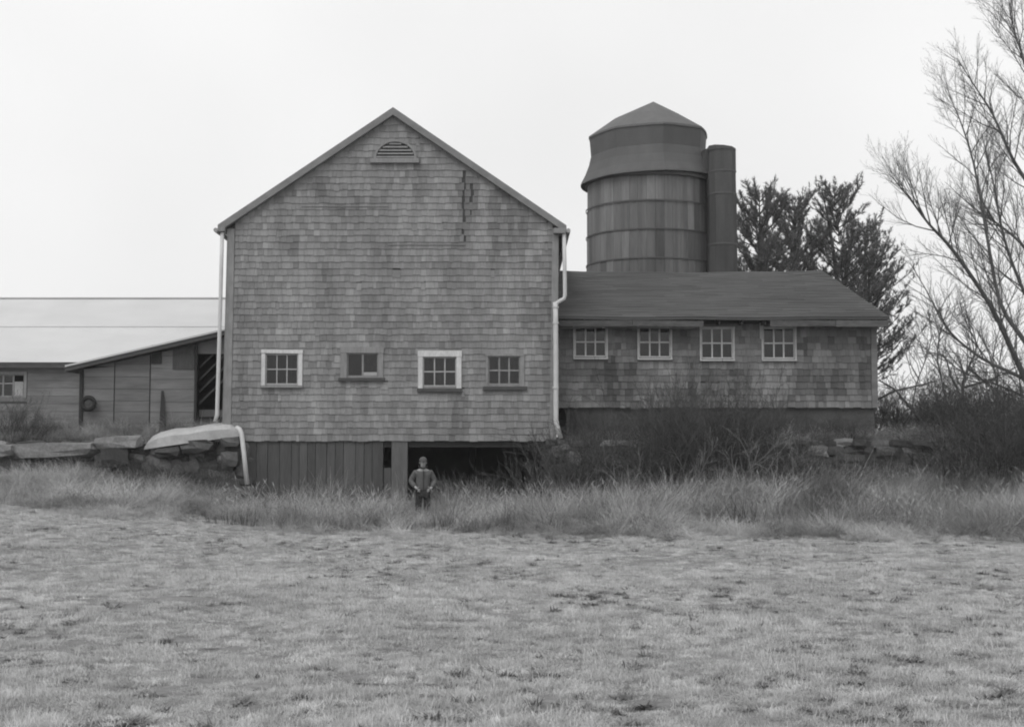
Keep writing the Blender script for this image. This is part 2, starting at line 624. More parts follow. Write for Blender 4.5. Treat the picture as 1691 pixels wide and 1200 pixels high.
b.hexa([(XL, YB + 0.062, zb), (XL + 0.1, YB + 0.062, zb), (XLe + 0.1, YB + 0.062, ze), (XLe, YB + 0.062, ze), (XL, BACK, zb), (XL + 0.1, BACK, zb), (XLe + 0.1, BACK, ze), (XLe, BACK, ze)])
b.build('side_wall', 'shingle', barn)
b = MB()
b.hexa([(XR - 0.1, YB + 0.062, zb), (XR, YB + 0.062, zb), (XRe, YB + 0.062, ze), (XRe - 0.1, YB + 0.062, ze), (XR - 0.1, BACK, zb), (XR, BACK, zb), (XRe, BACK, ze), (XRe - 0.1, BACK, ze)])
b.build('side_wall', 'shingle', barn)
b = MB()
b.prism([(XL, zb), (XR, zb), (XRe, ze), (xa, za), (XLe, ze)], BACK + 0.002, BACK + 0.1)
b.build('back_wall', 'shingle', barn)
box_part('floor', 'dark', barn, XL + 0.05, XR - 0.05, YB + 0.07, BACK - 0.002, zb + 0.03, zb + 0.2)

# rake geometry
PL, PA, PR = W(362, 373, YB), W(650, 180, YB), W(935, 374, YB)


def rake_pts(P, A, d):
    """polygon of a board d wide below the roof line P-A, cut vertically at the apex"""
    v = Vector((A.x - P.x, 0, A.z - P.z))
    L = v.length
    v /= L
    dn = d / (abs(v.x))
    return [(P.x, P.z), (A.x, A.z), (A.x, A.z - dn), (P.x, P.z - dn)]


for P in (PL, PR):
    b = MB()
    b.prism(rake_pts(P, PA, 0.08), YB - 0.149, BACK + 0.3)
    b.build('roof', 'roof', barn)
    q = rake_pts(P, PA, 0.165)
    t = rake_pts(P, PA, 0.081)
    b = MB()
    u0 = rake_pts(P, PA, 0.0)
    b.prism([u0[3], u0[2], q[2], q[3]], YB - 0.185, YB - 0.15)
    b.build('rake_board', 'rake', barn)
    b = MB()
    b.prism([t[3], t[2], q[2], q[3]], YB - 0.148, YB - 0.002)
    b.build('soffit', 'rake', barn)
# eave returns
for (x0, x1, y0, y1) in ((363, 374, 374, 384), (914, 934, 375, 387)):
    r4 = px_rect(x0, y0, x1, y1, YB)
    box_part('eave_return', 'trim', barn, r4[0], r4[1], YB - 0.23, YB + 0.3, r4[2], r4[3] - 0.06)

# half-round louvred vent
vc = W(653, 262, YB)
vr = 0.51
vh = 0.44
b = MB()
n = 18
ring = []
for i in range(n + 1):
    t = math.pi * i / n
    ring.append((math.cos(t), math.sin(t)))
for i in range(n):
    (c0, s0), (c1, s1) = ring[i], ring[i + 1]
    o0 = (vc.x + (vr + 0.06) * c0, vc.z + (vh + 0.06) * s0)
    o1 = (vc.x + (vr + 0.06) * c1, vc.z + (vh + 0.06) * s1)
    i0 = (vc.x + vr * c0, vc.z + vh * s0)
    i1 = (vc.x + vr * c1, vc.z + vh * s1)
    b.prism([i0, o0, o1, i1], YB - 0.075, YB - 0.001)
vent = b.build('vent', 'trim', barn)
b = MB()
b.prism([(vc.x + vr * c, vc.z + vh * s) for c, s in ring], YB - 0.012, YB - 0.004)
b.build('vent_backing', 'dark', vent)
for k in range(5):
    z = vc.z + 0.015 + k * 0.088
    if z > vc.z + vh - 0.03:
        break
    hw = vr * math.sqrt(max(0.0, 1 - ((z + 0.05 - vc.z) / vh) ** 2))
    b = MB()
    b.hexa([(vc.x - hw, YB - 0.075, z), (vc.x + hw, YB - 0.075, z), (vc.x + hw, YB - 0.02, z + 0.062), (vc.x - hw, YB - 0.02, z + 0.062),
            (vc.x - hw, YB - 0.06, z - 0.004), (vc.x + hw, YB - 0.06, z - 0.004), (vc.x + hw, YB - 0.008, z + 0.056), (vc.x - hw, YB - 0.008, z + 0.056)])
    b.build('louvre', 'trim', vent)
q = px_rect(612, 262.5, 692, 270, YB)
box_part('vent_sill', 'trim', vent, q[0], q[1], YB - 0.11, YB - 0.001, q[2], q[3])
vent_holes = [(vc.x - vr - 0.02, vc.x + vr + 0.02, q[2], vc.z + 0.05)]
for k in range(10):
    zz0 = vc.z + vh * k / 10
    hw = (vr + 0.02) * math.sqrt(max(0.0, 1 - ((k + 1.0) / 10) ** 2)) 
    vent_holes.append((vc.x - hw, vc.x + hw, zz0, zz0 + vh / 10))

# ledges of the boarded-up hay door
for (x0, x1, y) in ((640, 768, 404), (498, 642, 341)):
    q = px_rect(x0, y - 0.5, x1, y + 0.7, YB)
    box_part('ledge', 'trim', barn, q[0], q[1], YB - 0.04, YB - 0.026, q[2], q[3])

cb_w = 0.21                                   # corner boards
for side in (0, 1):
    b = MB()
    if side == 0:
        a0, a1, e0, e1 = XL - 0.02, XL + cb_w, XLe - 0.02, XLe + cb_w - 0.04
    else:
        a0, a1, e0, e1 = XR - cb_w + 0.04, XR + 0.02, XRe - cb_w + 0.06, XRe + 0.02
    b.hexa([(a0, YB - 0.045, zb), (a1, YB - 0.045, zb), (e1, YB - 0.045, ze), (e0, YB - 0.045, ze), (a0, YB - 0.001, zb), (a1, YB - 0.001, zb), (e1, YB - 0.001, ze), (e0, YB - 0.001, ze)])
    b.build('corner_board', 'trim', barn)


def barn_range(z):
    if z < ze - 0.25:
        return lean(XL, z) + cb_w - 0.03, lean(XR, z) - cb_w + 0.07
    t0 = (PA.x - PL.x) / (PA.z - PL.z)
    l = PL.x + (z + 0.16 - PL.z) * t0
    t1 = (PA.x - PR.x) / (PA.z - PR.z)
    r_ = PR.x + (z + 0.16 - PR.z) * t1
    return max(l, lean(XL, z) + cb_w - 0.03), min(r_, lean(XR, z) - cb_w + 0.07)


cracks = []
rc = random.Random(8)
for (cx_, y0_, y1_, w_, pr_) in ((766, 292, 400, 0.05, 0.93), (779, 312, 376, 0.035, 0.6)):
    zlo, zhi, xc = W(cx_, y1_, YB).z, W(cx_, y0_, YB).z, W(cx_, 350, YB).x
    k0, k1 = int((zlo - zb) / EXPO), int((zhi - zb) / EXPO)
    for k in range(k0, k1 + 1):
        if rc.random() < pr_:
            a_ = xc + rc.uniform(-0.03, 0.03)
            hw_ = w_ * rc.uniform(0.45, 1.2)
            cracks.append((a_ - hw_, a_ + hw_, zb + k * EXPO + 0.01, zb + (k + 1) * EXPO - 0.01))


def make_stain(lst, Yv):
    L = []
    for (cx_, y0_, y1_, w_, k_) in lst:
        q = px_rect(cx_ - w_, y0_, cx_ + w_, y1_, Yv)
        L.append(((q[0] + q[1]) / 2, (q[1] - q[0]) / 2, q[2], q[3], k_))

    def f(x, z):
        v = 0.0
        for (c, hw_, a_, b2, k_) in L:
            if a_ - 0.15 < z < b2 + 0.1:
                d_ = abs(x - c) / hw_
                if d_ < 1.5:
                    v += 2.0 * k_ * max(0.0, 1 - (d_ / 1.5) ** 2) * min(1, (z - a_ + 0.15) / 0.5)
        return v
    return f


barn_stain = make_stain([(694, 272, 340, 8, 0.30), (766, 285, 405, 9, 0.40), (779, 300, 380, 8, 0.40), (816, 320, 430, 9, 0.22), (843, 325, 420, 8, 0.26), (864, 340, 400, 7, 0.3), (640, 275, 330, 6, 0.2), (586, 230, 250, 8, 0.25),
                         (530, 300, 330, 8, 0.25), (560, 345, 375, 12, 0.25), (590, 330, 360, 9, 0.25), (485, 400, 450, 10, 0.2), (760, 655, 728, 12, 0.25), (806, 650, 710, 8, 0.22), (905, 420, 728, 14, 0.18), (390, 600, 728, 20, 0.2),
                         (540, 450, 520, 14, 0.14), (610, 480, 560, 18, 0.12), (690, 560, 580, 20, 0.15), (440, 650, 700, 16, 0.2), (520, 640, 700, 14, -0.1), (720, 640, 690, 16, -0.1), (870, 480, 560, 12, 0.16), (735, 300, 420, 14, -0.10), (600, 240, 330, 14, -0.12), (700, 640, 660, 30, -0.1)], YB)
wing_stain = make_stain([(1010, 590, 675, 9, 0.35), (1042, 600, 660, 8, 0.3), (985, 620, 650, 8, 0.25), (1140, 590, 675, 7, 0.25), (1170, 620, 670, 10, 0.2), (1215, 610, 660, 9, 0.25), (1330, 560, 600, 8, 0.3), (1326, 615, 645, 14, 0.3), (1355, 630, 672, 9, 0.35), (1380, 615, 660, 10, 0.3),
                         (1430, 560, 640, 10, 0.25), (1280, 600, 665, 26, -0.18), (1060, 600, 640, 14, -0.12), (945, 640, 672, 12, -0.25), (1100, 610, 640, 12, -0.1), (1345, 570, 600, 10, -0.15)], 36.0)
shingle_wall(barn, YB, zb, za - 0.22, barn_range, outer + vent_holes + cracks, 'shingle', 3, stain=barn_stain)

# basement front: vertical boards, post, open bay
bx0, bx1 = W(408, 760, YB).x, W(634, 760, YB).x
x = bx0
i = 0
while x < bx1 - 0.05:
    wd = R.uniform(0.2, 0.32)
    if x + wd > bx1:
        wd = bx1 - x
    dy = R.uniform(-0.012, 0.012)
    box_part('board', 'board', barn, x + 0.006, x + wd - 0.006, YB + 0.03 + dy, YB + 0.06 + dy, -0.1 + R.uniform(0, 0.1), zb + 0.018, R.uniform(0.3, 0.7))
    x += wd
    i += 1
b = MB()
b.box(bx0 + 0.03, bx1 - 0.03, YB + 0.08, YB + 0.14, zb - 0.35, zb - 0.22)
b.box(bx0 + 0.03, bx1 - 0.03, YB + 0.08, YB + 0.14, 0.3, 0.42)
b.build('nailing_rail', 'dark', barn)
q = px_rect(646, 740, 673, 840, YB)
box_part('post', 'board', barn, q[0], q[1], YB + 0.0, YB + 0.06, -0.2, zb + 0.018, 0.85)
q = px_rect(633, 772, 646, 860, YB)
box_part('board', 'board', barn, q[0] + 0.008, q[1] - 0.008, YB + 0.02, YB + 0.05, -0.15, q[3], 0.4)
for pxx in (780, 860):
    p = W(pxx, 760, YB + 4)
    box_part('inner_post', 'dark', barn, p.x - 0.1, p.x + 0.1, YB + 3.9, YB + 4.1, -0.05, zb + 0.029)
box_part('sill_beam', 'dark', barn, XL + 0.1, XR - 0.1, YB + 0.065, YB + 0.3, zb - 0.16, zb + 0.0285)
# foundation walls under the sides and the back
box_part('foundation', 'concrete', barn, XL - 0.3, XL + 0.25, YB + 0.05, BACK, -0.4, zb - 0.003)
box_part('foundation', 'concrete', barn, XR - 0.22, XR + 0.3, YB + 0.05, BACK, -0.4, zb - 0.003)
box_part('foundation', 'concrete', barn, XL + 0.25, XR - 0.22, BACK - 0.5, BACK - 0.01, -0.4, zb - 0.003)
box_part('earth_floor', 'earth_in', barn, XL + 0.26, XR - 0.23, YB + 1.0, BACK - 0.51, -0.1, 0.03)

# gutters and downpipes
for (P, sx) in ((PL, -1), (PR, 1)):
    b = MB()
    b.tube([(P.x + sx * 0.05, YB - 0.2, P.z - 0.14), (P.x + sx * 0.05, BACK, P.z - 0.14)], 0.06, 8)
    b.build('gutter', 'gutter', barn)


def pipe(pts, r, m='pipe', sides=10):
    b = MB()
    b.tube(pts, r, sides)
    return b


def pxl(pts, Yv):
    return [W(x, y, Yv) for x, y in pts]


YP = YB - 0.13
b = pipe(pxl([(931.5, 386), (932.5, 440), (933, 488), (931.5, 493), (926, 496), (920, 500), (917, 507)], YP), 0.052)
dp = b.build('downpipe', 'pipe', barn, smooth=True)
b = pipe(pxl([(917, 499), (917.5, 530), (918, 600), (918, 692), (920, 703), (926, 724)], YP - 0.003), 0.066)
b.build('lower_pipe', 'pipe', dp, smooth=True)
for yy in (507, 533, 640):
    b = pipe(pxl([(917.6, yy - 1.5), (917.6, yy + 1.5)], YP - 0.003), 0.082)
    b.build('strap', 'pipe', dp)
b = pipe(pxl([(367, 384), (365.5, 440), (364, 500), (361, 600), (358.5, 685), (355, 696)], YP), 0.052)
b.build('downpipe', 'pipe', barn, smooth=True)

# ------------------------------------------------------------------ wing (shingled lean building right of the barn)
YW = 36.0
wx0, wx1 = XR + 0.025, W(1447, 600, YW).x
wz0, wz1 = W(1200, 673, YW).z, W(1200, 533, YW).z
wing = thing('shingled_wing', ((wx0 + wx1) / 2, YW, 2.0), 'low shingled wing with dark hipped roof and row of four six-pane windows', 'building')
outer, openings = [], []
for k, q in enumerate(((949, 540, 1001, 589), (1055, 540, 1107, 590), (1158, 541, 1210, 592), (1260, 541, 1312, 592))):
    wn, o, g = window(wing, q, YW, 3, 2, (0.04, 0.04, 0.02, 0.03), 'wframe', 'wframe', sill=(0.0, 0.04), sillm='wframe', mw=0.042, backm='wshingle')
    outer.append(o)
    openings.append(g)
b = MB()
wall_with_holes(b, YW, YW + 0.06, wx0, wx1, wz0 + 0.02, wz1, openings)
b.build('front_wall', 'sheath', wing)
WB = 43.0
box_part('end_wall', 'wshingle', wing, wx1 - 0.1, wx1, YW + 0.062, WB, wz0, wz1)
box_part('back_wall', 'wshingle', wing, wx0, wx1 - 0.102, WB - 0.1, WB, wz0, wz1)
box_part('floor', 'dark', wing, wx0 + 0.05, wx1 - 0.12, YW + 0.07, WB - 0.102, wz0 + 0.03, wz0 + 0.15)
box_part('corner_board', 'hboard', wing, wx1 - 0.14, wx1 + 0.02, YW - 0.045, YW - 0.001, wz0, wz1)
box_part('foundation', 'concrete', wing, wx0 + 0.3, wx1 - 0.05, YW + 0.08, WB - 0.2, 1.2, wz0 + 0.015)
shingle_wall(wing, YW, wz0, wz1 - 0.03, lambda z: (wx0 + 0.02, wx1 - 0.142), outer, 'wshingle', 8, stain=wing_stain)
# pale strip beside the last window
q = px_rect(1254, 533, 1261, 560, YW)
box_part('casing_strip', 'cream', wing, q[0], q[1] - 0.012, YW - 0.062, YW - 0.03, q[2], q[3])
# hip roof
YE, YRg = YW - 0.55, 39.6
E0, E1 = W(922, 520, YE), W(1469, 525, YE)
G0, G1 = W(930, 446, YRg), W(1357, 447, YRg)
ez = (E0.z + E1.z) / 2
gz = (G0.z + G1.z) / 2
xw = XR + 0.03
YBk = 2 * YRg - YE
b = MB()
th = 0.07
NSEG = 10


def sag(t, k):
    return -k * math.sin(math.pi * t) + 0.012 * math.sin(t * 17 + k * 40)


for (dz, flip) in ((0, 0), (-th, 1)):
    for i in range(NSEG):
        t0, t1 = i / NSEG, (i + 1) / NSEG
        e0_, e1_ = (xw + (E1.x - xw) * t0, YE, ez + dz + sag(t0, 0.02)), (xw + (E1.x - xw) * t1, YE, ez + dz + sag(t1, 0.02))
        g0_, g1_ = (xw + (G1.x - xw) * t0, YRg, gz + dz + sag(t0, 0.06)), (xw + (G1.x - xw) * t1, YRg, gz + dz + sag(t1, 0.06))
        f0_, f1_ = (e0_[0], YBk, ez + dz), (e1_[0], YBk, ez + dz)
        for face in ((e0_, e1_, g1_, g0_), (g0_, g1_, f1_, f0_)):
            b.face(list(reversed(face)) if flip else face)
        if not flip:
            b.face([(e0_[0], YE, e0_[2] - th), (e1_[0], YE, e1_[2] - th), e1_, e0_])
    hp = [e1_, f1_, g1_]
    b.face(list(reversed(hp)) if flip else hp)
b.face([(E1.x, YE, ez - th), (E1.x, YBk, ez - th), (E1.x, YBk, ez), (E1.x, YE, ez)])
b.build('roof', 'roof', wing)
NC = 30
rr_ = random.Random(77)
for j in range(NC):
    t0, t1 = j / NC, (j + 1.06) / NC
    t1 = min(t1, 0.995)
    b = MB()
    xe = E1.x + (G1.x - E1.x) * (t0 + t1) / 2 - 0.02
    x = xw
    while x < xe:
        x1 = min(x + rr_.uniform(0.5, 1.1), xe)
        sx = min(1, (x + x1) / 2 / E1.x)
        z_ = lambda t, f: ez + (gz - ez) * t + (sag(f, 0.02) * (1 - t) + sag(f, 0.06) * t)
        f0, f1 = (x - xw) / (xe - xw), (x1 - xw) / (xe - xw)
        ya, yb = YE + (YRg - YE) * t0, YE + (YRg - YE) * t1
        w0, w1 = 0.020 + rr_.uniform(-0.004, 0.004), 0.020 + rr_.uniform(-0.004, 0.004)
        b.hexa([(x, ya - 0.01, z_(t0, f0) + w0), (x1, ya - 0.01, z_(t0, f1) + w1), (x1, yb, z_(t1, f1) + 0.006), (x, yb, z_(t1, f0) + 0.006),
                (x, ya - 0.01, z_(t0, f0) + 0.001), (x1, ya - 0.01, z_(t0, f1) + 0.001), (x1, yb, z_(t1, f1) + 0.001), (x, yb, z_(t1, f0) + 0.001)], rr_.uniform(0.15, 0.85))
        x = x1
    b.build('roof_course', 'roof', wing)
# eaves: fascia in pieces, one piece gone, rafter ends in the gap
zf0 = ez - th - 0.03
for (a0, a1, h, sh, tilt) in ((924, 1044, 0.16, 0.28, 0.0), (1045, 1162, 0.15, 0.42, 0.03), (1272, 1380, 0.17, 0.35, -0.015), (1381, 1466, 0.17, 0.55, 0.0)):
    p0, p1 = W(a0, 525, YE), W(a1, 525, YE)
    b = MB()
    z0, z1 = zf0 - h, zf0
    b.hexa([(p0.x, YE + 0.012, z0), (p1.x, YE + 0.012, z0 - tilt), (p1.x, YE + 0.012, z1 - max(tilt, 0) * 0.7), (p0.x, YE + 0.012, z1),
            (p0.x, YE + 0.04, z0), (p1.x, YE + 0.04, z0 - tilt), (p1.x, YE + 0.04, z1 - max(tilt, 0) * 0.7), (p0.x, YE + 0.04, z1)], sh)
    b.build('fascia_board', 'eave', wing)
n = 15
for i in range(n):
    x = xw + 0.15 + (E1.x - xw - 0.5) * i / (n - 1)
    b = MB()
    b.hexa([(x, YE + 0.06, zf0 - 0.11), (x + 0.06, YE + 0.06, zf0 - 0.11), (x + 0.06, YE + 0.06, zf0 - 0.005), (x, YE + 0.06, zf0 - 0.005),
            (x, YW - 0.03, zf0 - 0.09), (x + 0.06, YW - 0.03, zf0 - 0.09), (x + 0.06, YW - 0.03, zf0 + 0.15), (x, YW - 0.03, zf0 + 0.15)])
    b.build('rafter_tail', 'dark', wing)
box_part('frieze_board', 'sheath', wing, wx0, wx1 + 0.02, YW - 0.028, YW - 0.0008, wz1 - 0.03, zf0 + 0.2)
p0 = W(1440, 540, YE)
box_part('eave_return', 'eave', wing, wx1 + 0.021, E1.x - 0.02, YE + 0.041, YE + 0.4, zf0 - 0.15, zf0)
# long soffit board sagging under the eave
for (a0, a1, dz0, dz1) in ((1000, 1150, 0.17, 0.20), (926, 995, 0.19, 0.18)):
    p0, p1 = W(a0, 535, YE), W(a1, 535, YE)
    b = MB()
    zz = zf0
    b.hexa([(p0.x, YE + 0.05, zz - dz0 - 0.02), (p1.x, YE + 0.05, zz - dz1 - 0.02), (p1.x, YE + 0.05, zz - dz1), (p0.x, YE + 0.05, zz - dz0),
            (p0.x, YE + 0.3, zz - dz0 - 0.02), (p1.x, YE + 0.3, zz - dz1 - 0.02), (p1.x, YE + 0.3, zz - dz1), (p0.x, YE + 0.3, zz - dz0)])
    b.build('soffit_board', 'eave', wing)

# ------------------------------------------------------------------ silo
YS = 50.0
sc = W(1071, 300, YS)
SX = sc.x
pm = F / YS


def sz(py):
    return W(1071, py, YS).z


silo = thing('silo', (SX, YS, 2.0), 'tall round stave silo with dark gambrel roof rising behind the wing', 'silo')
RS = 2.32
tiers = [2.0, sz(489), sz(440), sz(394), sz(349), sz(296)]
shb = [0.32, 0.32, 0.36, 0.40, 0.46, 0.72]
NS = 46
for ti in range(len(tiers) - 1):
    rad = RS + 0.05 - 0.012 * ti
    for k in range(NS):
        t0 = 2 * math.pi * (k + 0.012) / NS
        t1 = 2 * math.pi * (k + 0.988) / NS
        jr = R.uniform(-0.008, 0.008)
        sh = min(1, max(0, shb[ti] + R.gauss(0, 0.13)))
        b = MB()
        pts = []
        for z in (tiers[ti], tiers[ti + 1] - 0.01):
            for (t, rr) in ((t0, rad + jr), (t1, rad + jr), (t1, rad - 0.08), (t0, rad - 0.08)):
                pts.append((SX + rr * math.sin(t), YS - rr * math.cos(t), z))
        b.hexa(pts, sh)
        b.build('stave', 'stave', silo)


def ring_part(name, m, parent, r, z, h, th_=0.02, n=48, seg=None):
    b = MB()
    for k in range(n):
        t0, t1 = 2 * math.pi * k / n, 2 * math.pi * (k + 1) / n
        p = []
        for zz in (z - h / 2, z + h / 2):
            for (t, rr) in ((t0, r + th_), (t1, r + th_), (t1, r), (t0, r)):
                p.append((SX + rr * math.sin(t), YS - rr * math.cos(t), zz))
        b.hexa(p)
    return b.build(name, m, parent)


for z in tiers[1:-1]:
    ring_part('hoop', 'hoop', silo, RS + 0.05, z, 0.045)
# gambrel roof: octagonal, leaning a little
NF = 32


def oct_r(t, k):
    a = (t - math.radians(-82)) % (math.pi / 4) - math.pi / 8
    return (1 - k) + k * math.cos(math.pi / 8) / math.cos(a)


def roof_ring(r, z, k, tilt):
    out = []
    for i in range(NF):
        t = 2 * math.pi * i / NF + math.radians(-82)
        rr = r * oct_r(t, k)
        x = rr * math.sin(t)
        out.append((SX + x, YS - rr * math.cos(t), z + tilt * x))
    return out


def loft(m, name, rings, parent, top=None):
    b = MB()
    for a_, c_ in zip(rings[:-1], rings[1:]):
        for i in range(NF):
            j = (i + 1) % NF
            b.face([a_[i], a_[j], c_[j], c_[i]], 0.5 + 0.2 * math.sin(i // 4 * 2.3))
    if top:
        for i in range(NF):
            j = (i + 1) % NF
            b.face([rings[-1][i], rings[-1][j], top], 0.5 + 0.2 * math.sin(i // 4 * 2.3))
    return b.build(name, m, parent)


ptop = (SX + (1080 - 1071) / pm, YS, sz(168))
ze_s = sz(302)
rings = [roof_ring(RS + 0.30, ze_s - 0.06, 0.3, 0.035), roof_ring(RS + 0.27, ze_s + 0.02, 0.3, 0.035), roof_ring(RS + 0.12, ze_s + 0.3, 0.4, 0.033), roof_ring(RS - 0.02, ze_s + 0.65, 0.5, 0.03), roof_ring(RS - 0.10, ze_s + 1.0, 0.6, 0.03), roof_ring(RS - 0.04, sz(228), 0.6, 0.03)]
sroof = loft('siloroof', 'roof', rings, silo)
loft('silocap', 'roof_cap', [roof_ring(RS - 0.01, sz(228) - 0.03, 0.6, 0.03), roof_ring(RS - 0.02, sz(228) + 0.05, 0.6, 0.03), roof_ring(1.3, sz(197), 0.6, 0.02)], sroof, ptop)
ring_part('eave_ring', 'hoop', silo, RS + 0.02, ze_s - 0.10, 0.12, 0.1)
# unloading chute on the right front
cx, cy = W(1191, 300, YS - 1.6).x, YS - 1.75
cr = 24 / (F / (YS - 2.0))
zt_ = W(1191, 249, cy).z
b = MB()
chute = None
zz = [2.0, 4.2, 6.2, W(1191, 405, cy).z, W(1191, 322, cy).z, W(1191, 285, cy).z, zt_]


def chute_ring(r_, z_, dx_=0.0):
    pts = []
    for (u_, v_) in ((-1.0, 1.6), (-1.0, -0.35), (-0.62, -0.9), (0.0, -1.05), (0.62, -0.9), (1.0, -0.35), (1.0, 1.6)):
        pts.append((cx + u_ * r_ + dx_, cy + v_ * r_, z_))
    return pts


for k in range(len(zz) - 1):
    r_ = cr * (1.0 - 0.015 * k)
    lo, hi = chute_ring(r_, zz[k], R.uniform(-0.015, 0.015)), chute_ring(r_ * 0.995, zz[k + 1] - 0.012, R.uniform(-0.015, 0.015))
    b = MB()
    for i in range(6):
        b.face([lo[i], lo[i + 1], hi[i + 1], hi[i]], min(1, max(0, 0.36 + 0.06 * k + R.uniform(-0.14, 0.14))))
    b.build('chute_section', 'chute', silo)
    if k:
        b = MB()
        l2, h2 = chute_ring(r_ + 0.02, zz[k] - 0.03), chute_ring(r_ + 0.02, zz[k] + 0.03)
        for i in range(6):
            b.face([l2[i], l2[i + 1], h2[i + 1], h2[i]])
        b.build('chute_band', 'hoop', silo)
b = MB()
lo = chute_ring(cr * 0.96, zt_ - 0.04)
hi = [(p_[0], p_[1], zt_ + 0.10 - 0.10 * (p_[0] - cx)) for p_ in chute_ring(cr * 0.93, zt_)]
for i in range(6):
    b.face([lo[i], lo[i + 1], hi[i + 1], hi[i]])
b.face(hi)
b.build('chute_cap', 'chute', silo)
# little dormer joining roof and chute
d0 = W(1176, 245, cy + 0.5)
b = MB()
b.hexa([(cx - 0.75, cy + 0.1, zt_ - 0.9), (cx + 0.2, cy + 0.1, zt_ - 0.9), (cx + 0.2, cy + 0.1, zt_ - 0.02), (cx - 0.55, cy + 0.1, zt_ + 0.10),
        (cx - 1.1, cy + 1.2, zt_ - 0.9), (cx + 0.1, cy + 1.2, zt_ - 0.9), (cx + 0.1, cy + 1.2, zt_ - 0.02), (cx - 0.8, cy + 1.2, zt_ + 0.12)])
b.build('dormer', 'chute', silo)

# ------------------------------------------------------------------ long shed with pale metal roof
YL = 41.0
lz0, lz1 = 2.2, W(100, 606, YL).z
lx0, lx1 = -24.0, W(372, 600, YL).x
shed = thing('long_shed', ((lx0 + lx1) / 2, YL, 2.2), 'long low shed with pale metal roof left of the barn', 'shed')
wq = px_rect(-14, 618, 41, 655, YL)
b = MB()
wall_with_holes(b, YL, YL + 0.08, lx0, lx1, lz0, lz1, [wq])
b.build('wall', 'sheath', shed)
z = lz0
while z < lz1:                               # clapboards
    for (xa_, xb_) in ((lx0, wq[0] - 0.1), (wq[1] + 0.1, lx1)):
        box_part('clapboard', 'hboard', shed, xa_, xb_, YL - 0.03, YL - 0.001, z + 0.006, min(z + 0.24, lz1) - 0.003, R.uniform(0.45, 0.75))
    if z + 0.24 < wq[2] - 0.05 or z > wq[3] + 0.05:
        box_part('clapboard', 'hboard', shed, wq[0] - 0.099, wq[1] + 0.099, YL - 0.029, YL - 0.001, z + 0.006, min(z + 0.24, lz1) - 0.003, R.uniform(0.4, 0.7))
    z += 0.24
wn, o, g = window(shed, (-14, 618, 41, 655), YL, 3, 1, (0.08, 0.08, 0.08, 0.03), 'trim', 'trim', mw=0.05, skip_pane=((2, 0),), backm='hboard')
box_part('rag_pane', 'cream', wn, g[1] - 0.36, g[1] - 0.06, YL + 0.026, YL + 0.036, g[2] + 0.04, g[3] - 0.22)
box_part('back_wall', 'hboard', shed, lx0, lx1, 51.0, 51.1, lz0, lz1)
box_part('end_wall', 'hboard', shed, lx1 - 0.1, lx1 - 0.001, YL + 0.081, 50.99, lz0, lz1)
# roof: sheets in two courses
yr = 46.0
re = W(100, 598, YL - 0.3)
rz = W(100, 493, yr)
ms = MB()
b = MB()
slope = lambda t: (YL - 0.3 + (yr - YL + 0.3) * t, re.z + (rz.z - re.z) * t)
for (t0, t1, dz) in ((0, 0.53, 0.0), (0.52, 1.0, 0.015)):
    x = lx0 - 0.2
    while x < lx1:
        wd = 0.95
        (ya, z_a), (yb, z_b) = slope(t0), slope(t1)
        b = MB()
        d = dz + (0.002 if int(round((x - lx0) / 0.95)) % 2 else 0.0)
        x1 = min(x + wd, lx1 + 0.2)
        b.hexa([(x - 0.02, ya, z_a + d), (x1 + 0.02, ya, z_a + d), (x1 + 0.02, yb, z_b + d), (x - 0.02, yb, z_b + d),
                (x - 0.02, ya, z_a + d - 0.001), (x1 + 0.02, ya, z_a + d - 0.001), (x1 + 0.02, yb, z_b + d - 0.001), (x - 0.02, yb, z_b + d - 0.001)], R.uniform(0.3, 0.7))
        b.build('roof_sheet', 'metal', shed)
        x += wd
(ya, z_a), (yb, z_b) = slope(0), slope(1)
b = MB()
b.hexa([(lx0, ya + 0.05, z_a - 0.10), (lx1, ya + 0.05, z_a - 0.10), (lx1, yb, z_b - 0.08), (lx0, yb, z_b - 0.08), (lx0, ya + 0.05, z_a - 0.03), (lx1, ya + 0.05, z_a - 0.03), (lx1, yb, z_b - 0.02), (lx0, yb, z_b - 0.02)])
b.hexa([(lx0, yb + 0.001, z_b - 0.08), (lx1, yb + 0.001, z_b - 0.08), (lx1, 51.3, z_a - 0.10), (lx0, 51.3, z_a - 0.10), (lx0, yb + 0.001, z_b - 0.01), (lx1, yb + 0.001, z_b - 0.01), (lx1, 51.3, z_a - 0.02), (lx0, 51.3, z_a - 0.02)])
b.build('roof_deck', 'dark', shed)
box_part('ridge_cap', 'metal', shed, lx0, lx1, yr - 0.1, yr + 0.1, rz.z + 0.0, rz.z + 0.035)
box_part('fascia', 'sill', shed, lx0, lx1, YL - 0.28, YL - 0.25, re.z - 0.17, re.z - 0.016)

# ------------------------------------------------------------------ lean-to against the barn
YT = 37.0
lt0, lt1 = W(136, 650, YT).x, W(372, 650, YT).x
A0, A1 = W(108, 606, YT - 0.3), W(375, 545, YT - 0.3)
tgt = (A1.z - A0.z) / (A1.x - A0.x)
lean_to = thing('lean_to', ((lt0 + lt1) / 2, YT, 2.3), 'patched board lean-to with sloping roof against the left side of barn', 'shed')


def rz_at(x):
    return A0.z + (x - A0.x) * tgt - 0.14


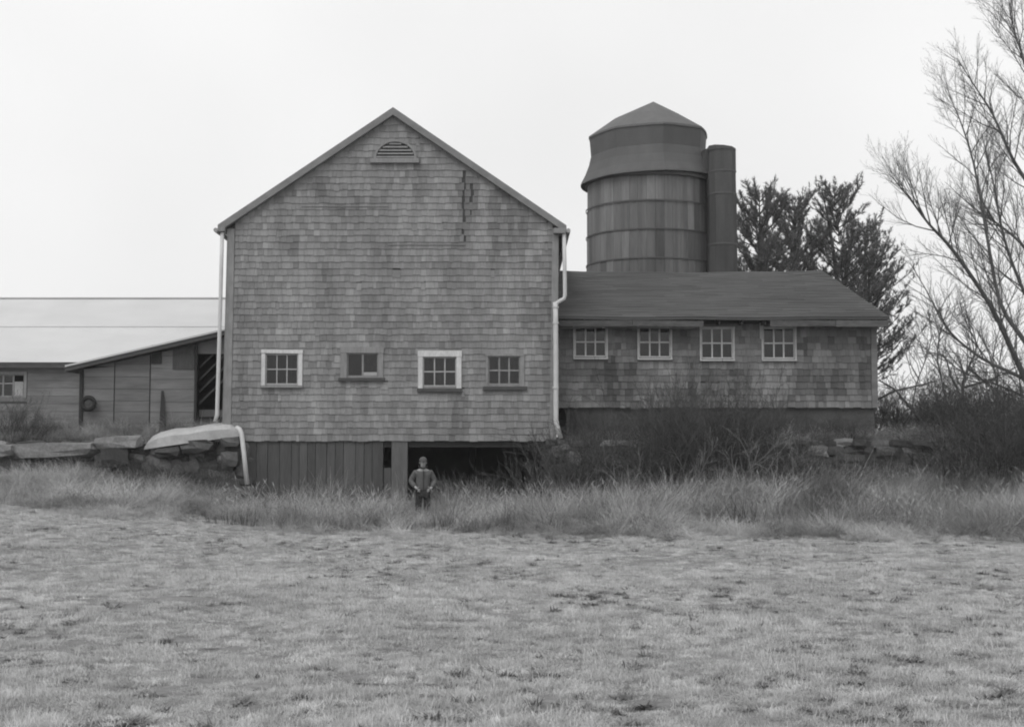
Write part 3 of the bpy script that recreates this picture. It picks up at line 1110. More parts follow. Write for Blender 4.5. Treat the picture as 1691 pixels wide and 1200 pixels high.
def sloped_board(name, m, x0, x1, y0, y1, z0, z1, sh):
    """a horizontal board clipped by the roof line"""
    za0, za1 = min(z1, rz_at(x0)), min(z1, rz_at(x1))
    if za0 <= z0 + 0.02 and za1 <= z0 + 0.02:
        return
    b = MB()
    za0, za1 = max(za0, z0 + 0.002), max(za1, z0 + 0.002)
    b.prism([(x0, z0), (x1, z0), (x1, za1), (x0, za0)], y0, y1, sh)
    b.build(name, m, lean_to)


b = MB()
b.prism([(lt0, 2.1), (W(323, 600, YT).x, 2.1), (W(323, 600, YT).x, rz_at(W(323, 600, YT).x)), (lt0, rz_at(lt0))], YT, YT + 0.05)
b.build('wall', 'sheath', lean_to)
dx = W(323, 600, YT).x
b = MB()
dzt = W(340, 584, YT).z
b.prism([(dx + 0.002, dzt), (lt1, dzt), (lt1, rz_at(lt1)), (dx + 0.002, rz_at(dx))], YT, YT + 0.05)
b.build('door_head', 'hboard', lean_to)
panels = [(138, 189, 0.50, 0.0), (190, 248, 0.30, -0.012), (249, 322, 0.62, -0.022)]
for (a0, a1, sh, dy) in panels:
    x0, x1 = W(a0, 640, YT).x, W(a1, 640, YT).x
    z = 2.15
    while z < rz_at(x1):
        h = R.uniform(0.26, 0.36)
        sloped_board('board', 'hboard', x0 + 0.01, x1 - 0.01, YT - 0.03 + dy, YT - 0.001, z + 0.005, z + h - 0.005, sh + R.uniform(-0.1, 0.1))
        z += h
# dark gable patch over the right panel
x0, x1 = W(286, 600, YT).x, W(322, 600, YT).x
sloped_board('patch_board', 'board', x0, x1, YT - 0.075, YT - 0.056, W(300, 610, YT).z, 9, 0.3)
x0, x1 = W(251, 600, YT).x, W(268, 600, YT).x
sloped_board('patch_board', 'dark', x0, x1, YT - 0.08, YT - 0.056, W(260, 601, YT).z, 9, 0.5)
box_part('corner_post', 'dark', lean_to, lt0 - 0.06, lt0 + 0.03, YT - 0.09, YT - 0.055, 2.1, rz_at(lt0))
# roof slab
b = MB()
for (dz0, dz1, m, nm, yo) in ((0.0, 0.05, 'metal', 'roof', 0.0), (-0.12, -0.002, 'sill', 'rake_board', 0.03)):
    b = MB()
    b.hexa([(A0.x, YT - 0.35 + yo, A0.z + dz0), (A1.x, YT - 0.35 + yo, A1.z + dz0), (A1.x, YT - 0.35 + yo, A1.z + dz1), (A0.x, YT - 0.35 + yo, A0.z + dz1),
            (A0.x, YT + 3.7, A0.z + dz0), (A1.x, YT + 3.7, A1.z + dz0), (A1.x, YT + 3.7, A1.z + dz1), (A0.x, YT + 3.7, A0.z + dz1)])
    b.build(nm, m, lean_to)
# door bay: dark room with a braced gate
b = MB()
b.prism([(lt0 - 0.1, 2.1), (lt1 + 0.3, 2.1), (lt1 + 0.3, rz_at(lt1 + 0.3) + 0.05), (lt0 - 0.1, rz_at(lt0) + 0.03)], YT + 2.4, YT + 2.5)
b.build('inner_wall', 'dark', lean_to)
box_part('side_wall', 'hboard', lean_to, lt0 - 0.05, lt0 + 0.0, YT + 0.051, YT + 2.39, 2.1, rz_at(lt0) - 0.01)
box_part('door_jamb', 'dark', lean_to, dx - 0.0, dx + 0.06, YT - 0.09, YT - 0.002, 2.1, rz_at(dx))
gate = box_part('gate', 'board', lean_to, dx + 0.09, lt1, YT + 0.10, YT + 0.13, W(340, 688, YT).z, W(340, 676, YT).z, 0.8)
for k in range(4):
    zz0 = W(340, 668 - k * 20, YT).z
    b = MB()
    b.hexa([(dx + 0.08, YT + 0.14, zz0), (lt1, YT + 0.14, zz0 + 0.75), (lt1, YT + 0.14, zz0 + 0.82), (dx + 0.08, YT + 0.14, zz0 + 0.07),
            (dx + 0.08, YT + 0.17, zz0), (lt1, YT + 0.17, zz0 + 0.75), (lt1, YT + 0.17, zz0 + 0.82), (dx + 0.08, YT + 0.17, zz0 + 0.07)], 0.3)
    b.build('gate_brace', 'board', gate)

# wheel hung on the corner of the lean-to
wc = W(146, 666, YT - 0.2)
b = MB()
n1, n2 = 22, 8
Rm, rm = 0.165, 0.06
for i in range(n1):
    for j in range(n2):
        q = []
        for (ii, jj) in ((i, j), (i + 1, j), (i + 1, j + 1), (i, j + 1)):
            t, s_ = 2 * math.pi * ii / n1, 2 * math.pi * jj / n2
            q.append((wc.x + (Rm + rm * math.cos(s_)) * math.cos(t), wc.y + rm * math.sin(s_), wc.z + (Rm + rm * math.cos(s_)) * math.sin(t)))
        b.face(q)
wheel = thing('wheel', (wc.x, wc.y + 0.06, wc.z - 0.22), 'dark round tyre hanging at the left corner of the lean-to', 'wheel')
b.build('tyre', 'rubber', wheel, smooth=True)
b = MB()
m = 20
b.prism([(wc.x + 0.11 * math.cos(2 * math.pi * i / m), wc.z + 0.11 * math.sin(2 * math.pi * i / m)) for i in range(m)], wc.y - 0.015, wc.y + 0.02)
b.prism([(wc.x + 0.04 * math.cos(2 * math.pi * i / m), wc.z + 0.04 * math.sin(2 * math.pi * i / m)) for i in range(m)], wc.y - 0.04, wc.y - 0.0155)
b.build('hub', 'sill', wheel)
# dark pointed stake leaning on the boards
b = MB()
p0, p1 = W(268, 704, YT - 0.25), W(268, 645, YT - 0.08)
b.hexa([(p0.x - 0.09, p0.y, p0.z - 0.15), (p0.x + 0.09, p0.y, p0.z - 0.15), (p1.x + 0.03, p1.y, p1.z), (p1.x - 0.03, p1.y, p1.z),
        (p0.x - 0.09, p0.y + 0.05, p0.z - 0.15), (p0.x + 0.09, p0.y + 0.05, p0.z - 0.15), (p1.x + 0.03, p1.y + 0.03, p1.z), (p1.x - 0.03, p1.y + 0.03, p1.z)])
tag(b.build('leaning_plank', 'dark', loc=(p0.x, p0.y, p0.z - 0.15)), 'narrow dark plank leaning upright on the lean-to boards', 'plank')


# ------------------------------------------------------------------ stone walls
def stone_mesh(seed):
    r = random.Random(seed)
    # rounded block: 3x3x3 shell
    v, vid = [], {}
    f = []

    def vert(i, j, k):
        key = (i, j, k)
        if key not in vid:
            p = Vector((i - 1.0, j - 1.0, k - 1.0))
            l = p.length
            q = p * (1 - 0.5 * max(0, (l - 1) / 0.732) * 0.32)
            q = Vector((q.x + r.uniform(-.22, .22), q.y + r.uniform(-.16, .16), q.z + r.uniform(-.22, .22)))
            vid[key] = len(v)
            v.append(tuple(q * 0.5))
        return vid[key]
    for ax in range(3):
        for side in (0, 2):
            for a_ in range(2):
                for c_ in range(2):
                    q = []
                    for (da, dc) in ((0, 0), (1, 0), (1, 1), (0, 1)):
                        ijk = [0, 0, 0]
                        ijk[ax] = side
                        ijk[(ax + 1) % 3] = a_ + da
                        ijk[(ax + 2) % 3] = c_ + dc
                        q.append(vert(*ijk))
                    if side == 0:
                        q.reverse()
                    f.append(q)
    m_ = bpy.data.meshes.new('stone')
    m_.from_pydata(v, [], f)
    at = m_.attributes.new('shade', 'FLOAT', 'FACE')
    at.data.foreach_set('value', [r.uniform(0.1, 0.95)] * len(f))
    m_.materials.append(M['stone'])
    return m_


stones = [stone_mesh(s) for s in range(14)]


def stone_wall(root, x0, x1, y, base, top, seed, hmin=0.14, hmax=0.26, sag=None):
    r = random.Random(seed)
    z = base
    while z < top:
        h = r.uniform(hmin, hmax)
        x = x0 + r.uniform(-0.2, 0.1)
        while x < x1:
            wd = r.uniform(0.22, 0.62)
            tx = top if sag is None else top + sag(x)
            if z + h * 0.5 < tx:
                piece('stone', r.choice(stones), None, root, (x + wd / 2, y + r.uniform(-0.08, 0.08), z + h / 2 + r.uniform(-0.03, 0.03)),
                      (wd * 1.16, r.uniform(0.4, 0.6), h * r.uniform(1.1, 1.5)), (r.uniform(-0.15, 0.15), r.uniform(-0.15, 0.15), r.uniform(-0.3, 0.3)))
            x += wd
        z += h * 0.92


wl = thing('dry_stone_wall', (-10.6, 35.2, 0.6), 'rough dry stone wall of big slabs left of the barn', 'stone wall')
stone_wall(wl, W(-30, 740, 35.2).x, W(404, 740, 35.2).x, 35.2, 0.55, W(200, 738, 35.2).z, 4, 0.16, 0.30, sag=lambda x: 0.10 * math.sin(x * 1.3) + 0.04)
for (a0, a1, c0, c1, rot) in ((-14, 26, 738, 752, 0.05), (28, 152, 736, 752, 0.03), (160, 232, 724, 738, 0.06), (175, 215, 742, 766, 0.1), (262, 300, 740, 752, 0.1), (305, 352, 731, 745, 0.12), (372, 398, 724, 736, 0), (372, 396, 748, 768, 0)):
    q = px_rect(a0, c0, a1, c1, 35.0)
    piece('slab', stones[a0 % 14], None, wl, ((q[0] + q[1]) / 2, 35.0, (q[2] + q[3]) / 2), ((q[1] - q[0]) * 1.15, 0.8, (q[3] - q[2]) * 1.5), (0, -rot, R.uniform(-0.1, 0.1)))
wr = thing('dry_stone_wall', (5.5, 34.8, 0.5), 'tumbled dry stone wall below the shingled wing', 'stone wall')
stone_wall(wr, XR - 0.15, W(1560, 740, 34.8).x, 34.8, 0.35, W(1400, 729, 34.8).z, 9, sag=lambda x: 0.12 * math.sin(x * 0.9) - 0.25 * max(0, x - 10.2))

# pale cover on the wall
outline_t = [(237, 741), (238, 735), (242, 728), (250, 720), (262, 713), (285, 708), (310, 706), (340, 701), (365, 698), (380, 699), (392, 706), (397, 714)]
cv = MB()
secs = []
for (pxx, pyt) in outline_t:
    f_ = (pxx - 237) / 160.0
    pyb = 742 - 22 * f_
    top = W(pxx, pyt, 34.85)
    bot = W(pxx, pyb, 34.85)
    half = 0.10 + 0.42 * math.sin(math.pi * min(1, max(0, 0.08 + f_ * 0.86))) ** 0.6
    sec = []
    m = 9
    for k in range(m):
        t = math.pi * k / (m - 1)
        lump = 0.022 * math.sin(pxx * 0.11 + k * 1.7) + 0.012 * math.sin(pxx * 0.23 + k * 2.9)
        sec.append((top.x, 35.15 - half * math.cos(t) + lump, bot.z + max(0.01, top.z - bot.z) * math.sin(t) ** 0.55 + lump * math.sin(t)))
    secs.append(sec)
for s0, s1 in zip(secs[:-1], secs[1:]):
    for k in range(8):
        cv.face([s0[k], s1[k], s1[k + 1], s0[k + 1]])
    cv.face([s0[8], s1[8], s1[0], s0[0]])
cv.face(list(reversed(secs[-1])))
cv.face(secs[0])
tag(cv.build('pale_cover', 'canvas', smooth=True, loc=tuple(W(320, 735, 35.15))), 'long pale smooth rounded cover lying on the stone wall by barn corner', 'cover')
b = pipe([W(391, 706, 34.75), W(396, 709, 34.68), W(399, 716, 34.66), W(403, 750, 34.62), W(408, 800, 34.6)], 0.062)
tag(b.build('drain_pipe', 'pipe', smooth=True, loc=tuple(W(408, 800, 34.6))), 'thin pale pipe slanting from the cover down into the grass', 'pipe')


# ------------------------------------------------------------------ branching
def grow(b, pts, r0, r1, r, depth, params, sides):
    """pts: polyline of a limb; adds the tube and its side branches"""
    n = len(pts)
    rad = [r0 + (r1 - r0) * i / (n - 1) for i in range(n)]
    b.tube(pts, rad, sides, cap=False, sh=r.uniform(0.2, 0.8))
    if depth == 0:
        return
    tot = sum((pts[i + 1] - pts[i]).length for i in range(n - 1))
    cnt = params['count'][depth]
    cnt = max(2, int(cnt * tot / params['ref'][depth]))
    for k in range(cnt):
        f = params['start'] + (0.99 - params['start']) * (k + r.random()) / cnt
        f = min(f, 0.985)
        s = f * (n - 1)
        i = int(s)
        p = pts[i].lerp(pts[i + 1], s - i)
        d = (pts[i + 1] - pts[i]).normalized()
        rp = rad[i] + (rad[i + 1] - rad[i]) * (s - i)
        rv = Vector((r.gauss(0, 1), r.gauss(0, 1) * params.get('flat', 1), r.gauss(0, 1)))
        rv = (rv - d * rv.dot(d)).normalized()
        ang = math.radians(r.uniform(*params['ang']))
        dd = (d * math.cos(ang) + rv * math.sin(ang) + Vector((0, 0, params['up']))).normalized()
        L = tot * r.uniform(*params['len']) * (params.get('taper', (1.15, 0.6))[0] - params.get('taper', (1.15, 0.6))[1] * f)
        L = min(L, params['max'][depth])
        m = 4 if depth > 1 else 3
        q = [p]
        for j in range(m):
            dd = (dd + Vector((r.gauss(0, 0.13), r.gauss(0, 0.13), r.gauss(0, 0.13) + params['up'] * 0.35))).normalized()
            q.append(q[-1] + dd * (L / m))
        rr = min(rp * 0.62, params['rmax'][depth])
        grow(b, q, max(rr, params['tip']), params['tip'], r, depth - 1, params, 4 if depth > 1 else 3)


def smooth_poly(pts, sub=3):
    out = []
    n = len(pts)
    for i in range(n - 1):
        p0, p1, p2, p3 = pts[max(i - 1, 0)], pts[i], pts[i + 1], pts[min(i + 2, n - 1)]
        for k in range(sub):
            t = k / sub
            out.append(0.5 * ((2 * p1) + (p2 - p0) * t + (2 * p0 - 5 * p1 + 4 * p2 - p3) * t * t + (3 * p1 - p0 - 3 * p2 + p3) * t ** 3))
    out.append(pts[-1])
    return out


# the large bare tree at the right edge: trunk just outside the frame, limbs reaching in
tree = thing('bare_tree', tuple(W(1752, 800, 38)), 'large leafless tree reaching in from the right edge of the picture', 'tree')
TY = 38.0
tp = dict(count={3: 18, 2: 13, 1: 10}, ref={3: 5.0, 2: 2.0, 1: 0.9}, start=0.22, ang=(22, 48), up=0.16, len=(0.32, 0.6), max={3: 2.2, 2: 1.1, 1: 0.5}, rmax={3: 0.020, 2: 0.008, 1: 0.004}, tip=0.002, flat=1.0, taper=(1.08, 0.82))
b = MB()
base = W(1752, 800, TY)
base.z = 0.8
b.tube(smooth_poly([base, W(1750, 720, TY), W(1744, 560, TY), W(1752, 430, TY)]), [0.24, 0.23, 0.22, 0.21, 0.2, 0.19, 0.18, 0.17, 0.16, 0.15], 10)
trunk = b.build('trunk', 'bark', tree, smooth=True)
limbs = [
    ([(1748, 740, 0), (1700, 640, -.3), (1672, 580, -.5), (1636, 505, -.8), (1575, 415, -1.2), (1534, 370, -1.5), (1500, 325, -1.7), (1470, 288, -1.9)], 0.125),
    ([(1746, 640, 0), (1690, 560, .5), (1652, 500, .9), (1630, 390, 1.2), (1608, 270, 1.5), (1582, 190, 1.8), (1562, 150, 2.0)], 0.10),
    ([(1752, 440, 0), (1712, 330, -.5), (1672, 262, -.8), (1640, 190, -1.0), (1608, 140, -1.2), (1580, 95, -1.4)], 0.085),
    ([(1752, 430, 0), (1725, 260, .6), (1700, 130, .9), (1672, 40, 1.2), (1662, -40, 1.3)], 0.085),
    ([(1746, 660, 0), (1684, 622, 1.0), (1622, 592, 1.6), (1566, 545, 2.0), (1530, 480, 2.3), (1500, 430, 2.6)], 0.085),
    ([(1746, 690, 0), (1700, 660, -1.0), (1640, 632, -1.4), (1585, 612, -1.7), (1540, 570, -2.0)], 0.055),
    ([(1745, 560, 0), (1700, 500, -1.0), (1660, 400, -1.6), (1640, 300, -2.0), (1622, 225, -2.3)], 0.08),
    ([(1748, 520, 0), (1700, 420, 1.5), (1655, 375, 2.0), (1610, 345, 2.4), (1560, 300, 2.6)], 0.07),
    ([(1752, 430, 0), (1765, 280, -1), (1770, 120, -1.5), (1775, 0, -2)], 0.09),
    ([(1752, 470, 0), (1800, 380, 1), (1850, 250, 1.5), (1880, 120, 2)], 0.09),
    ([(1750, 560, 0), (1800, 480, -1), (1880, 420, -1.5), (1940, 330, -2)], 0.09),
]
rt = random.Random(21)
for (pl, r0) in limbs:
    b = MB()
    grow(b, smooth_poly([W(x, y, TY + d) for x, y, d in pl], 3), r0 * 0.85, 0.005, rt, 3, tp, 7)
    b.build('limb', 'bark', tree, smooth=True)

# slender trees in the thicket to its left
sp = dict(count={2: 9, 1: 8}, ref={2: 2.5, 1: 1.0}, start=0.3, ang=(25, 60), up=0.12, len=(0.3, 0.55), max={2: 1.5, 1: 0.7}, rmax={2: 0.02, 1: 0.009}, tip=0.0045)
for k, (pl, r0, Yk, lab) in enumerate((
        ([(1592, 760), (1591, 690), (1590, 640), (1598, 610), (1612, 575), (1606, 540)], 0.075, 39.5, 'slim crooked leafless tree with dark trunk rising from thicket'),
        ([(1575, 740), (1560, 650), (1548, 590), (1555, 540), (1570, 500)], 0.035, 41.0, 'thin curving sapling left of the crooked tree'),
        ([(1500, 720), (1512, 640), (1530, 590), (1540, 550)], 0.03, 44.0, 'thin bare sapling nearest the wing corner'),
        ([(1640, 740), (1650, 660), (1640, 590), (1655, 530)], 0.04, 43.0, 'thin bare sapling right of the crooked tree'))):
    b = MB()
    rr = random.Random(70 + k)
    pts = smooth_poly([W(x, y, Yk) for x, y in pl], 3)
    pts[0].z = 1.0
    grow(b, pts, r0, 0.01, rr, 2, sp, 6)
    if k == 0:
        for q in ([(1590, 640), (1640, 625), (1690, 600)], [(1600, 608), (1640, 640), (1680, 655)], [(1590, 660), (1570, 620), (1560, 590), (1530, 580)]):
            grow(b, smooth_poly([W(x, y, Yk) for x, y in q], 3), 0.04, 0.01, rr, 2, sp, 5)
    s_ = thing('bare_sapling', tuple(pts[0]), lab, 'tree')
    b.build('stems', 'bark', s_, smooth=True)
# dead broken stem slanting by the wing corner
b = MB()
rr = random.Random(5)
grow(b, [W(1548, 725, 37), W(1505, 675, 37), W(1478, 643, 37), W(1452, 628, 37.2)], 0.05, 0.02, rr, 1, sp, 6)
grow(b, [W(1440, 664, 37.3), W(1478, 645, 37), W(1515, 637, 37), W(1542, 630, 36.9)], 0.035, 0.02, rr, 1, sp, 6)
tag(b.build('broken_branch', 'bark', loc=tuple(W(1548, 725, 37))), 'two crossed dead branches slanting beside the wing corner', 'branch')


# ------------------------------------------------------------------ pines
def pine(name, pxx, top_py, Yp, base_r, label, seed, bottom=3.0, lean_px=0, ex=0.4, dens=1.0):
    r = random.Random(seed)
    top = W(pxx, top_py, Yp)
    root = thing(name, (top.x, Yp, 2.0), label, 'tree', )
    tb = MB()
    H = top.z
    tb.tube([(top.x - 0.2, Yp, 2.0), (top.x, Yp, H * 0.5), (top.x + lean_px * 0.5, Yp, H * 0.8), (top.x + lean_px, Yp, H)], [0.22, 0.15, 0.08, 0.015], 7)
    tr_ = tb.build('trunk', 'pinebark', root)
    lb, nb = MB(), MB()
    z = bottom
    while z < H - 0.15:
        f = (z - bottom) / (H - bottom)
        prof = base_r * (1.0 - f) ** ex * (0.85 + 0.2 * math.sin(f * 17 + seed)) + 0.15
        for k in range(r.randint(4, 6)):
            t = r.uniform(0, 2 * math.pi)
            L = prof * r.uniform(0.5, 1.2)
            d = Vector((math.cos(t), math.sin(t), r.uniform(0.1, 0.55) + 0.35 * f))
            p = Vector((top.x + lean_px * max(0, f - 0.5), Yp, z))
            pts = [p]
            for j in range(4):
                d = (d + Vector((r.gauss(0, 0.1), r.gauss(0, 0.1), 0.13))).normalized()
                pts.append(pts[-1] + d * L / 4)
            lb.tube(pts, [0.03, 0.024, 0.018, 0.012, 0.006], 4, cap=False)
            nt_ = max(4, int(L / 0.11 * dens))
            for q in range(nt_):
                s = (0.3 + 0.7 * (q + r.random()) / nt_) * 3.99
                i = int(s)
                c = pts[i].lerp(pts[i + 1], s - i)
                dd = (pts[i + 1] - pts[i]).normalized()
                tw = (dd * 0.8 + Vector((r.gauss(0, 0.5), r.gauss(0, 0.5), r.gauss(0.65, 0.4)))).normalized()
                tl = r.uniform(0.15, 0.5)
                e = c + tw * tl
                lb.tube([c, e], [0.007, 0.004], 3, cap=False)
                sh = r.uniform(0.1, 0.9)
                for u in range(int(16 + 34 * tl)):
                    o = c.lerp(e, r.uniform(0.25, 1.0))
                    nd = (tw * 0.9 + Vector((r.gauss(0, 0.6), r.gauss(0, 0.6), r.gauss(0.1, 0.6)))).normalized() * r.uniform(0.12, 0.22)
                    side = nd.cross(Vector((r.gauss(0, 1), r.gauss(0, 1), r.gauss(0, 1)))).normalized() * 0.013
                    nb.face([o - side, o + side, o + nd], sh)
        z += r.uniform(0.22, 0.4)
    lb.build('branches', 'pinebark', tr_)
    tag(nb.build('crown', 'needle', root), kind='stuff')
    return root


pine('pine_tree', 1254, 320, 60, 3.4, 'dense dark pine right behind the silo chute', 3, bottom=7.0, ex=0.40, dens=1.1)
pine('pine_tree', 1390, 312, 61, 3.3, 'pine with ragged gappy crown behind the roof end of the wing', 12, bottom=6.0, lean_px=-0.9, ex=0.42, dens=0.75)
pine('pine_tree', 1312, 334, 64, 3.5, 'pine between the dense pine and the ragged gappy pine', 5, bottom=6.5, ex=0.42, dens=0.9)
pine('pine_tree', 1434, 428, 63, 4.6, 'low sparse pine at the right end of the row of pines', 14, bottom=5.5, ex=0.5, dens=0.36)
pine('pine_tree', 1428, 368, 66, 3.4, 'pine between the ragged pine and the low sparse pine', 17, bottom=5.0, ex=0.45, dens=0.55)


# ------------------------------------------------------------------ bushes
def bush_mesh(seed, n, h, spread, kind='twig', thin=1.0):
    r = random.Random(seed)
    b = MB()
    prm = dict(count={2: 6, 1: 6}, ref={2: 1.2, 1: 0.6}, start=0.2, ang=(20, 60), up=0.05, len=(0.3, 0.6), max={2: 0.7, 1: 0.35}, rmax={2: 0.007, 1: 0.004}, tip=0.0026)
    for k in range(n):
        t = r.uniform(0, 2 * math.pi)
        o = Vector((r.gauss(0, spread * 0.35), r.gauss(0, spread * 0.3), -0.1))
        L = h * r.uniform(0.6, 1.15)
        d = Vector((math.cos(t) * r.uniform(0.1, 0.7), math.sin(t) * r.uniform(0.1, 0.7), 1)).normalized()
        q = [o]
        droop = r.uniform(-0.22, 0.02)
        for j in range(6):
            d = (d + Vector((r.gauss(0, 0.1), r.gauss(0, 0.1), droop * j / 4))).normalized()
            q.append(q[-1] + d * L / 6)
        grow(b, q, r.uniform(0.008, 0.014) * thin, 0.003, r, 2, prm, 4)
    m_ = b.mesh('stems')
    m_.materials.append(M[kind])
    return m_


bm_dark = [bush_mesh(100 + s, 36, 1.5, 1.1, 'bramble') for s in range(5)]
bm_tall = [bush_mesh(200 + s, 30, 2.2, 1.2, 'twig') for s in range(4)]


def bush(name, pxx, Yb, meshes, k, sc, label, group, cat='bush'):
    x = (pxx - 845.5) / F * Yb * 1.0
    z = float(height(x, Yb))
    root = thing(name, (x, Yb, z), label, cat, group)
    o = bpy.data.objects.new('stems', meshes[k % len(meshes)])
    COL.objects.link(o)
    o.parent = root
    o.scale = sc
    o.rotation_euler = (0, 0, k * 1.37)
    return root


GA = 'bare brambles below the wing'
wingb = [(930, 33.9, 1.0, 'bare bramble at the foot of the downpipe'), (968, 33.8, 1.05, 'dark bramble under the first wing window, lower wall edge'), (1010, 34.3, 1.15, 'dark bramble under the gap after the first wing window'),
         (1045, 33.7, 1.2, 'tall dark bramble under the second wing window, left half'), (1082, 34.1, 1.45, 'tallest dark bramble clump under the second wing window'), (1120, 33.6, 1.15, 'dark bramble below the gap between second and third wing windows'),
         (1150, 34.2, 1.4, 'tall dark bramble left of the third wing window'), (1185, 33.8, 1.3, 'dark bramble straight below the third wing window'), (1222, 34.1, 1.45, 'tall dark bramble between third and fourth wing windows'),
         (1255, 33.9, 0.85, 'dark bramble left below the fourth wing window'), (1290, 34.3, 0.85, 'dark bramble right below the fourth wing window'), (1332, 34.3, 0.5, 'low bramble before the stone wall right of the fourth window'),
         (1380, 34.2, 0.42, 'small bramble in front of the middle of the right stone wall'), (1440, 34.2, 0.42, 'small bramble in front of the stone wall under the wing corner'), (1500, 34.3, 0.5, 'small bramble near the right end of the stone wall')]
for k, (pxx, Yb, s_, lab) in enumerate(wingb):
    bush('bramble_bush', pxx, Yb, bm_dark, k, (1.4, 0.9, s_ * 1.5), lab, GA)
# brambles on the terrace, dark against the foundation
for k, (pxx, s_, lab) in enumerate(((1000, 0.55, 'scrubby bush on the terrace under the first wing windows'), (1090, 0.7, 'scrubby bush on the terrace under the second wing window'), (1180, 0.7, 'scrubby bush on the terrace under the third wing window'),
                                    (1290, 0.6, 'scrubby bush on the terrace under the fourth wing window'), (1385, 0.5, 'scrubby bush on the terrace near the wing corner'))):
    bush('scrub_bush', pxx, 35.55, bm_dark, k + 2, (1.3, 0.4, s_), lab, 'scrub along the wing foundation')
right = [(1545, 34.0, 0.5), (1572, 33.6, 0.62), (1595, 34.6, 0.9), (1615, 33.2, 0.85), (1640, 34.2, 1.0), (1660, 32.8, 0.8), (1685, 33.8, 0.95), (1715, 33.0, 0.95), (1560, 36.0, 0.7), (1610, 36.5, 0.8), (1665, 36.2, 0.8), (1500, 37.0, 0.5), (1700, 36.5, 0.9), (1480, 38.0, 0.45), (1530, 38.5, 0.5)]
names_r = ['first', 'second', 'third', 'fourth', 'fifth', 'sixth', 'seventh', 'outermost']
for k, (pxx, Yb, s_) in enumerate(right):
    lab = ('%s dark thicket bush counted rightwards from the end of the stone wall' % names_r[k]) if k < 8 else ['bush of the rear thicket just behind the wall end', 'bush of the rear thicket under the crooked tree', 'bush of the rear thicket under the sapling', 'low bush behind the crossed branches', 'rear thicket bush at the right picture edge', 'low bush at the wing corner', 'low far bush right of the crossed branches'][k - 8]
    bush('thicket_bush', pxx, Yb, bm_tall, k, (1.1, 1.0, s_), lab, 'thicket bushes at the right')
bush('bare_bush', 18, 36.0, bm_dark, 3, (0.7, 0.7, 0.9), 'bare twiggy bush before the long shed window', None)
bush('bare_bush', 60, 36.2, bm_dark, 1, (0.5, 0.5, 0.6), 'small bare bush right of the shed window', None)
for k, (pxx, Yb, s_, lab) in enumerate(((745, 34.0, 0.55, 'thin bush in front of the open bay near the person'), (790, 34.4, 0.6, 'thin bush in front of the middle of open bay'), (900, 34.6, 0.8, 'dark bush at the right end of open bay'),
                                        (560, 34.3, 0.45, 'thin low bush against the basement boards'), (340, 34.4, 0.6, 'thin bush in front of the left stone wall under the cover'), (240, 34.5, 0.5, 'thin low bush at the left stone wall before the cover nose'))):
    bush('thin_bush', pxx, Yb, bm_dark, k + 1, (0.8, 0.6, s_ * 1.2), lab, 'thin bushes along the barn foot')

bm_pale = [bush_mesh(300 + s, 4, 2.3, 0.8, 'pale_stem', 1.3) for s in range(3)]
for k, (pxx, Yb, s_, lab) in enumerate(((1050, 33.2, 0.9, 'few pale arching canes under the second wing window'), (1130, 33.3, 0.85, 'few pale arching canes left of the third wing window'), (1215, 33.2, 0.9, 'few pale arching canes right of the third wing window'),
                                        (1300, 33.4, 0.8, 'few pale arching canes below the fourth wing window'), (960, 33.4, 0.7, 'few pale arching canes near the downpipe foot'), (825, 34.0, 0.5, 'few pale canes standing in the open bay'))):
    bush('dry_canes', pxx, Yb, bm_pale, k, (1.0, 0.8, s_), lab, 'pale canes among the brambles')

# far scrub on the horizon
b = MB()
rf = random.Random(31)
prm = dict(count={2: 6, 1: 6}, ref={2: 1.6, 1: 0.8}, start=0.2, ang=(20, 55), up=0.1, len=(0.3, 0.6), max={2: 1.2, 1: 0.6}, rmax={2: 0.012, 1: 0.008}, tip=0.006)
for k in range(170):
    Yk = rf.uniform(55, 85)
    pxx = rf.uniform(1430, 1900)
    o = Vector(((pxx - 845.5) / F * Yk, Yk, 2.1))
    L = rf.uniform(1.6, 3.3)
    d = Vector((rf.gauss(0, 0.25), rf.gauss(0, 0.25), 1)).normalized()
    q = [o + d * L * j / 4 for j in range(5)]
    grow(b, q, 0.03, 0.008, rf, 2, prm, 3)
tag(b.build('distant_scrub', 'twig'), 'hazy bare scrub on the skyline beyond the thicket', 'scrub', kind='stuff')


